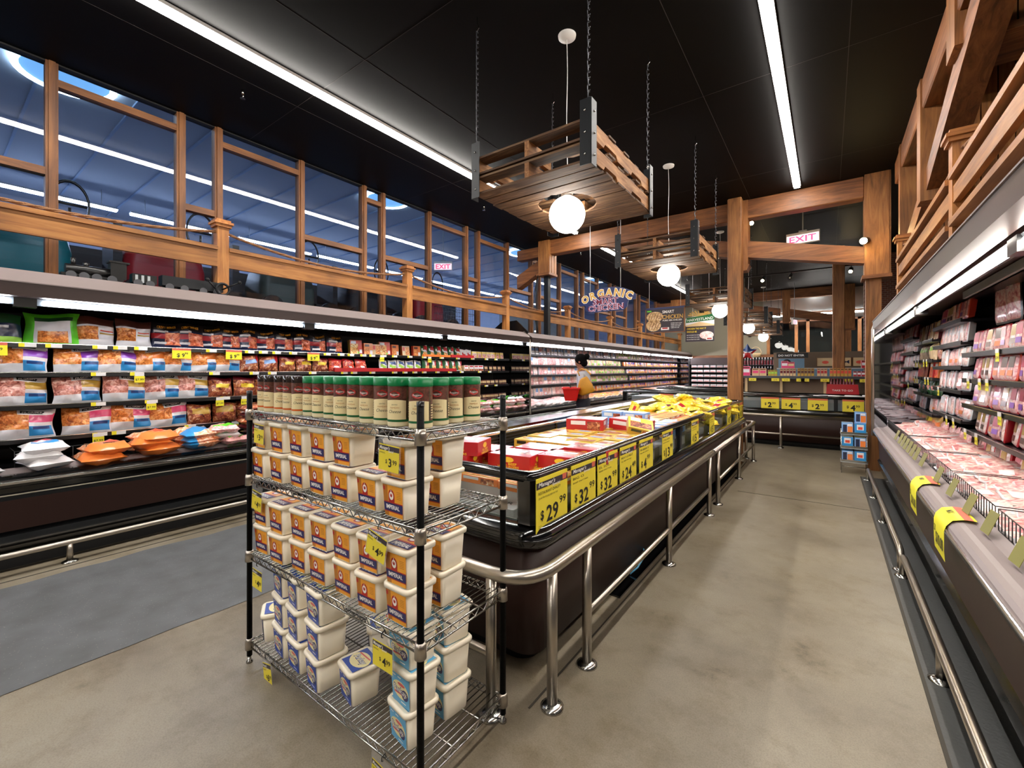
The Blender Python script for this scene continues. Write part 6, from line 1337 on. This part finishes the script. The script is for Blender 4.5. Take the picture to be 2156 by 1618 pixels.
# far wall equipment
t = thing('refrigerated_case', 'black open case with white packs against the far wall', 'refrigerated case', (-3.75, 19.9, 0))
q = MB(); q.box(-1.05, .75, -.05, .35, 0, 2.0, 'blkm'); q.box(-1.05, .78, -.35, .35, 1.72, 2.0, 'brownd'); q.box(-1.08, -1.03, -.4, .35, 0, 2.0, 'blk'); q.box(-1.03, .75, -.4, 0, 0, .7, 'blk'); q.build('cabinet', t)
WP = Proto(one('meat_pack', 'meat pack', box_pack(.22, .1, .1, 'pw', [(.1, .9, .1, .3, 'pcoral')], 'pw')))
for r in range(5):
    q = MB(); q.box(-1.03, .75, -.3, -.04, .78 + .2 * r, .795 + .2 * r, 'blk'); q.build('shelf', t)
    for i in range(7): WP.put((-3.75 - .88 + .25 * i, 19.68, .797 + .2 * r), (0, 0, rng.uniform(-.2, .2)), 'white pack in the far wall case, shelf %s, %s from left' % (ordn(r), ordn(i)), 'white packs in the far wall case')
t = thing('wine_shelf', 'dark shelf of wine bottles against the far wall', 'shelf', (-2.15, 19.7, 0))
q = MB(); q.box(-.75, .75, .2, .3, 0, 2.0, 'blkm'); 
for s in (-.75, .75): q.box(s - .02, s + .02, -.1, .3, 0, 2.0, 'blk')
q.build('cabinet', t)
WB = Proto(one('wine_bottle', 'bottle', MB(True).lathe([(.001, 0), (.036, 0), (.036, .17), (.013, .22), (.013, .29), (.001, .29)], (0, 0, 0), ['pburg', 'pburg', 'pblack', 'pw', 'pburg'], 10)))
for r in range(4):
    q = MB(); q.box(-.73, .73, -.08, .2, .6 + .36 * r, .62 + .36 * r, 'dsteel'); q.build('shelf', t)
    for i in range(14): WB.put((-2.15 - .65 + .1 * i, 19.7, .621 + .36 * r), (0, 0, 0), 'wine bottle on shelf %s of the dark wine shelf, %s from left' % (ordn(r), ordn(i)), 'wine bottles')
m = MB(True); m.lathe([(.001, 0), (.16, 0), (.2, .16), (.19, .17), (.001, .13)], (0, 0, 0), 'ptan', 20); P = [(.19 * math.cos(a), 0, .16 + .26 * math.sin(a)) for a in [PI * i / 12 for i in range(13)]]; m.tube(P, .012, 'ptan', 6)
tag(m.build('wicker_basket', loc=(-2.35, 19.95, 2.0)), 'wicker basket with tall handle standing on the far wall ledge', 'basket')
K['bluep'] = mt('blue_grey_panel', '5f7d92', .5)
t = thing('service_counter', 'blue grey service counter under the dark window band', 'counter', (-.35, 16.6, 0))
q = MB(); q.box(-1.0, 1.2, 0, .6, 0, 1.55, 'bluep'); q.box(-1.0, 1.2, -.02, .62, 1.52, 1.56, 'lgrey'); q.build('body', t); q = MB(); q.box(-.95, -.25, -.06, 0, 1.56, 1.86, 'bluep'); q.ring((-.72, -.07, 1.72), .09, .03, 'ink', 'y'); q.build('panel', t)
t = thing('entry_sign', 'black DO NOT ENTER sign on the back wall', 'sign', (-.95, 16.55, 1.9)); q = MB(); q.box(-.4, .45, -.02, 0, -.02, .14, 'ink'); q.build('board', t); q = MB(); q.text('DO NOT ENTER', (0, -.024, .03), (1, 0, 0), (0, 0, 1), .085, 'wink', 'c', .02, 0, .7); q.build('lettering', t)
m = MB(); m.box(-1.5, 1.5, 17.25, 17.35, 0, 2.08, 'kraft'); tag(m.build('partition'), 'tan partition wall behind the service counter', 'partition')
for i, (x, w) in enumerate([(.15, .86), (.95, .62)]):
    t = thing('fish_poster', 'pale poster with fish drawings, %s one' % ['left wider', 'right narrower'][i], 'poster', (x, 17.24, 1.62)); q = MB(); q.box(-w / 2, w / 2, -.02, 0, 0, .26, 'ptan'); q.box(-w / 2 - .015, -w / 2, -.025, 0, -.01, .27, 'tz'); q.box(w / 2, w / 2 + .015, -.025, 0, -.01, .27, 'tz'); q.build('board', t)
    q = MB(); q.add([(-w * .25 + .09 * math.cos(a), -.022, .12 + .05 * math.sin(a)) for a in [2 * PI * j / 14 for j in range(14)]], [tuple(range(14))], 'pcoral', False)
    if i == 0: q.add([(w * .2 + .15 * math.cos(a), -.022, .13 + .05 * math.sin(a)) for a in [2 * PI * j / 14 for j in range(14)]], [tuple(range(14))], 'pnavy', False); q.add([(w * .2 + .13, -.0225, .13), (w * .2 + .22, -.0225, .19), (w * .2 + .22, -.0225, .07)], [(0, 1, 2)], 'pnavy', False)
    q.build('picture', t)
# brick wall at the right beyond the case
def brick():
    m, nt, b = base('brick_wall'); tc = nt.nodes.new('ShaderNodeTexCoord'); br = nt.nodes.new('ShaderNodeTexBrick'); br.inputs['Scale'].default_value = 5; br.inputs['Color1'].default_value = rgb('6d3a26'); br.inputs['Color2'].default_value = rgb('542c1f'); br.inputs['Mortar'].default_value = rgb('7a6a5c')
    mp = nt.nodes.new('ShaderNodeMapping'); mp.inputs['Rotation'].default_value = (PI / 2, 0, 0); nt.links.new(tc.outputs['Object'], mp.inputs[0]); nt.links.new(mp.outputs[0], br.inputs['Vector']); nt.links.new(br.outputs[0], b.inputs['Base Color']); b.inputs['Roughness'].default_value = .8; return m
K['brick'] = brick()
m = MB(); m.box(.75, XR, 14.2, 14.5, 0, HC, 'brick'); struct('wall_brick', m)
# small wire stand of blue cans before the right case end
t = thing('display_stand', 'small wire stand of blue canned goods at the end of the right aisle', 'display stand', (.29, 8.05, 0))
q = MB(True)
for x in (-.13, .16):
    for y in (-.1, .12): q.tube([(x, y, 0), (x, y, .62)], .006, 'chrome', 6)
q.tube([(-.13, -.1, .1), (.16, -.1, .1)], .005, 'chrome', 6); q.build('frame', t)
for z in (.17, .37, .57): q = MB(); q.box(-.14, .17, -.12, .13, z - .01, z + .0, 'lgrey'); q.box(-.14, .17, -.122, -.118, z, z + .03, 'chrome'); q.build('shelf', t)
CN = [Proto(one('food_carton', 'carton', box_pack(.13, .155, .2, 'psky', [(.1, .45, .15, .85, 'pnavy'), (.5, .95, .1, .7, 'porange'), (.5, .9, .75, .92, 'pw')], 'pblue'))), Proto(one('food_carton', 'carton', box_pack(.13, .155, .2, 'pblue', [(.2, .8, .4, .9, 'pw'), (.3, .7, .45, .7, 'pcoral'), (.0, 1, 0, .15, 'pyel')], 'psky')))]
for r, z in enumerate((.172, .372, .572)):
    for i in range(2): CN[(i + r) % 2].put((.29 - .06 + .145 * i, 8.05, z), (0, 0, 0), 'blue carton on the small wire stand, %s shelf, %s' % (['bottom', 'middle', 'top'][r], ['left', 'right'][i]), 'blue cartons on the small stand')
CN[0].put((.38, 8.08, .73), (0, 0, 0), 'blue carton stacked above the small wire stand', 'blue cartons on the small stand')

# ------------------------------------------------------------------ toy train on the left case, things beyond the glass
t = thing('toy_train', 'black toy train standing on top of the left case', 'toy train', (-5.22, .0, 2.27), 0)
def car(name, y0, y1, fn): q = MB(); fn(q); o = q.build(name, t); return o
def wheels(o, ys):
    for y in ys:
        q = MB(True)
        for sx in (-.05, .05): q = MB(True); q.tube([(sx - .008, y, .035), (sx + .008, y, .035)], .034, 'dsteel', 12); q.build('wheel', t)
car('engine', 0, 0, lambda q: (q.tube([(0, .75, .09), (0, 1.05, .09)], .045, 'blk', 12), q.tube([(0, .80, .12), (0, .80, .19)], .016, 'blk', 8), q.tube([(0, .88, .12), (0, .88, .16)], .02, 'blk', 8), q.box(-.05, .05, 1.03, 1.14, .05, .19, 'blk'), q.box(-.06, .06, 1.02, 1.16, .19, .205, 'blk'), q.box(-.05, .05, .72, 1.12, .03, .05, 'blk')))
wheels(t, (.78, .86, .94, 1.04))
car('tender', 0, 0, lambda q: (q.box(-.05, .05, 1.18, 1.36, .04, .12, 'blk'), [q.box(-.051, .051, 1.2 + .045 * i, 1.22 + .045 * i, .04, .11, 'lgrey') for i in range(3)]))
wheels(t, (1.22, 1.31))
car('wagon', 0, 0, lambda q: q.box(-.055, .055, 1.40, 1.92, .045, .14, 'iron')); wheels(t, (1.46, 1.58, 1.74, 1.86))
m = MB(); m.box(-.05, .05, .3, 2.2, 0, .006, 'blk'); tag(m.build('train_track', loc=(-5.22, 0, 2.27)), 'dark strip of toy track on top of the left case', 'track')
m = MB(True); m.ring((0, 0, .07), .06, .014, 'iron', 'x', 18, 8); m.tube([(-.02, 0, .07), (.1, .12, .15)], .008, 'iron', 6); m.ball((.1, .12, .15), .02, 'iron', 8, 6); m.tube([(.02, -.08, .07), (.06, -.16, .14)], .008, 'iron', 6); m.ball((.06, -.16, .14), .02, 'iron', 8, 6)
tag(m.build('iron_wheel', loc=(-5.12, 1.9, 2.27)), 'small black iron valve wheel beside the railing post on the left case', 'wheel')
K['vdark'] = mt('dark_seat', '23262b', .5); K['vgreen'] = mt('grey_green_panel', '4b5750', .4)
def tractor(y, body, label, x=-7.1, s=1.0):
    t = thing('small_tractor', label, 'tractor', (x, y, 1.9)); t.scale = (1, .85, 1.38)
    q = MB(True); q.loft([[(a * s, b * s, z * s) for a, b in rrect(-.35 * f, .35 * f, -.5 * f, .5 * f, .14 * f, 4)] for f, z in ((.9, .2), (1, .35), (1, .65), (.9, .8), (.6, .88))], body); q.build('body', t)
    q = MB(); q.box(-.25 * s, .25 * s, .55 * s, .95 * s, .2 * s, .5 * s, 'vdark'); q.box(-.25 * s, .25 * s, .9 * s, 1.0 * s, .45 * s, 1.0 * s, 'vdark'); q.build('seat', t)
    q = MB(True); q.ring((0.1, .5 * s, 1.08 * s), .19 * s, .014, 'blk', 'x', 24, 6); q.tube([(.1, .5 * s, .8 * s), (.1, .5 * s, 1.05 * s)], .018, 'blk', 6); q.tube([(.1, .33 * s, 1.08 * s), (.1, .67 * s, 1.08 * s)], .012, 'blk', 6); q.build('steering_wheel', t)
    for yy in (-.35, .75):
        q = MB(True)
        for sx in (-.36, .36): q = MB(True); q.tube([((sx - .06) * s, yy * s, .26 * s), ((sx + .06) * s, yy * s, .26 * s)], .26 * s, 'blk', 18); q.build('wheel', t)
tractor(.62, 'teal', 'teal ride-on machine beyond the first left window'); tractor(1.9, 'redp', 'red ride-on machine beyond the second left window'); tractor(3.45, 'vgreen', 'grey green ride-on machine beyond the left windows'); tractor(4.9, 'vdark', 'dark ride-on machine beyond the left windows'); tractor(6.4, 'redp', 'red ride-on machine beyond the glass near the second railing post')
m = MB(); m.box(-8.2, -8.1, -3, 5.6, 1.9, 3.15, 'vdark'); tag(m.build('dark_partition'), 'low dark partition behind the ride-on machines beyond the windows', 'partition')
# shopping cart beyond the glass
t = thing('shopping_cart', 'wire shopping cart beyond the glass near the red ride-on machine', 'shopping cart', (-6.5, 6.9, 1.9)); q = MB()
for i in range(12): q.tube([(-.25, -.4 + .07 * i, .5), (-.25, -.4 + .07 * i, .95)], .004, 'chrome', 4); q.tube([(.25, -.4 + .07 * i, .5), (.25, -.4 + .07 * i, .95)], .004, 'chrome', 4)
for z in (.5, .65, .8, .95): q.tube([(-.25, -.42, z), (.25, -.42, z), (.25, .42, z), (-.25, .42, z), (-.25, -.42, z)], .005, 'chrome', 5)
q.build('wire_basket', t); q = MB(True)
for sx in (-.22, .22): q.tube([(sx, -.4, .06), (sx, .4, .12), (sx, .42, .95)], .012, 'chrome', 6); q.tube([(sx, -.38, .0), (sx, -.38, .06)], .03, 'blk', 8)
q.tube([(-.25, .48, 1.0), (.25, .48, 1.0)], .014, 'redp', 8); q.build('frame', t)
t = thing('display_case_rail', 'white slatted shelf units seen beyond the far left windows', 'shelf', (-8.4, 14, 1.9)); q = MB()
q.box(-.1, .1, -3, 3, 0, 1.6, 'lgrey'); q.build('unit', t)
m = MB(True); m.ball((0, 0, .35), .5, 'blue', 20, 12, (1, 1.2, .8)); tag(m.build('blue_tank', loc=(-7.5, 15.5, 1.9)), 'round blue tank beyond the far left windows', 'tank')
# sprinkler heads
for i, (x, y) in enumerate([(-4.9, 2.0), (-4.9, 5.9), (-4.9, 9.6)]):
    m = MB(True); m.tube([(0, 0, 0), (0, 0, -.05)], .012, 'chrome', 8); m.tube([(0, 0, -.05), (.02, 0, -.07), (0, 0, -.09), (-.02, 0, -.07), (0, 0, -.05)], .004, 'chrome', 5); m.lathe([(.001, -.09), (.025, -.092)], (0, 0, 0), 'chrome', 12)
    tag(m.build('sprinkler_head', loc=(x, y, HC)), 'small chrome sprinkler head in the ceiling near the left windows, %s from near end' % ordn(i), 'sprinkler', 'sprinkler heads')
# mat under the island
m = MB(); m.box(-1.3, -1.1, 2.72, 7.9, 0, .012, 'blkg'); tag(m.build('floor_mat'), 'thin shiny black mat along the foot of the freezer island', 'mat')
m = MB(True); m.tube([(-1.16, 3.05, .02), (-1.12, 3.1, .06), (-1.1, 3.2, .12), (-1.14, 3.28, .13)], .006, 'lblue', 6); tag(m.build('hose'), 'short pale blue hose poking out under the freezer island', 'hose')
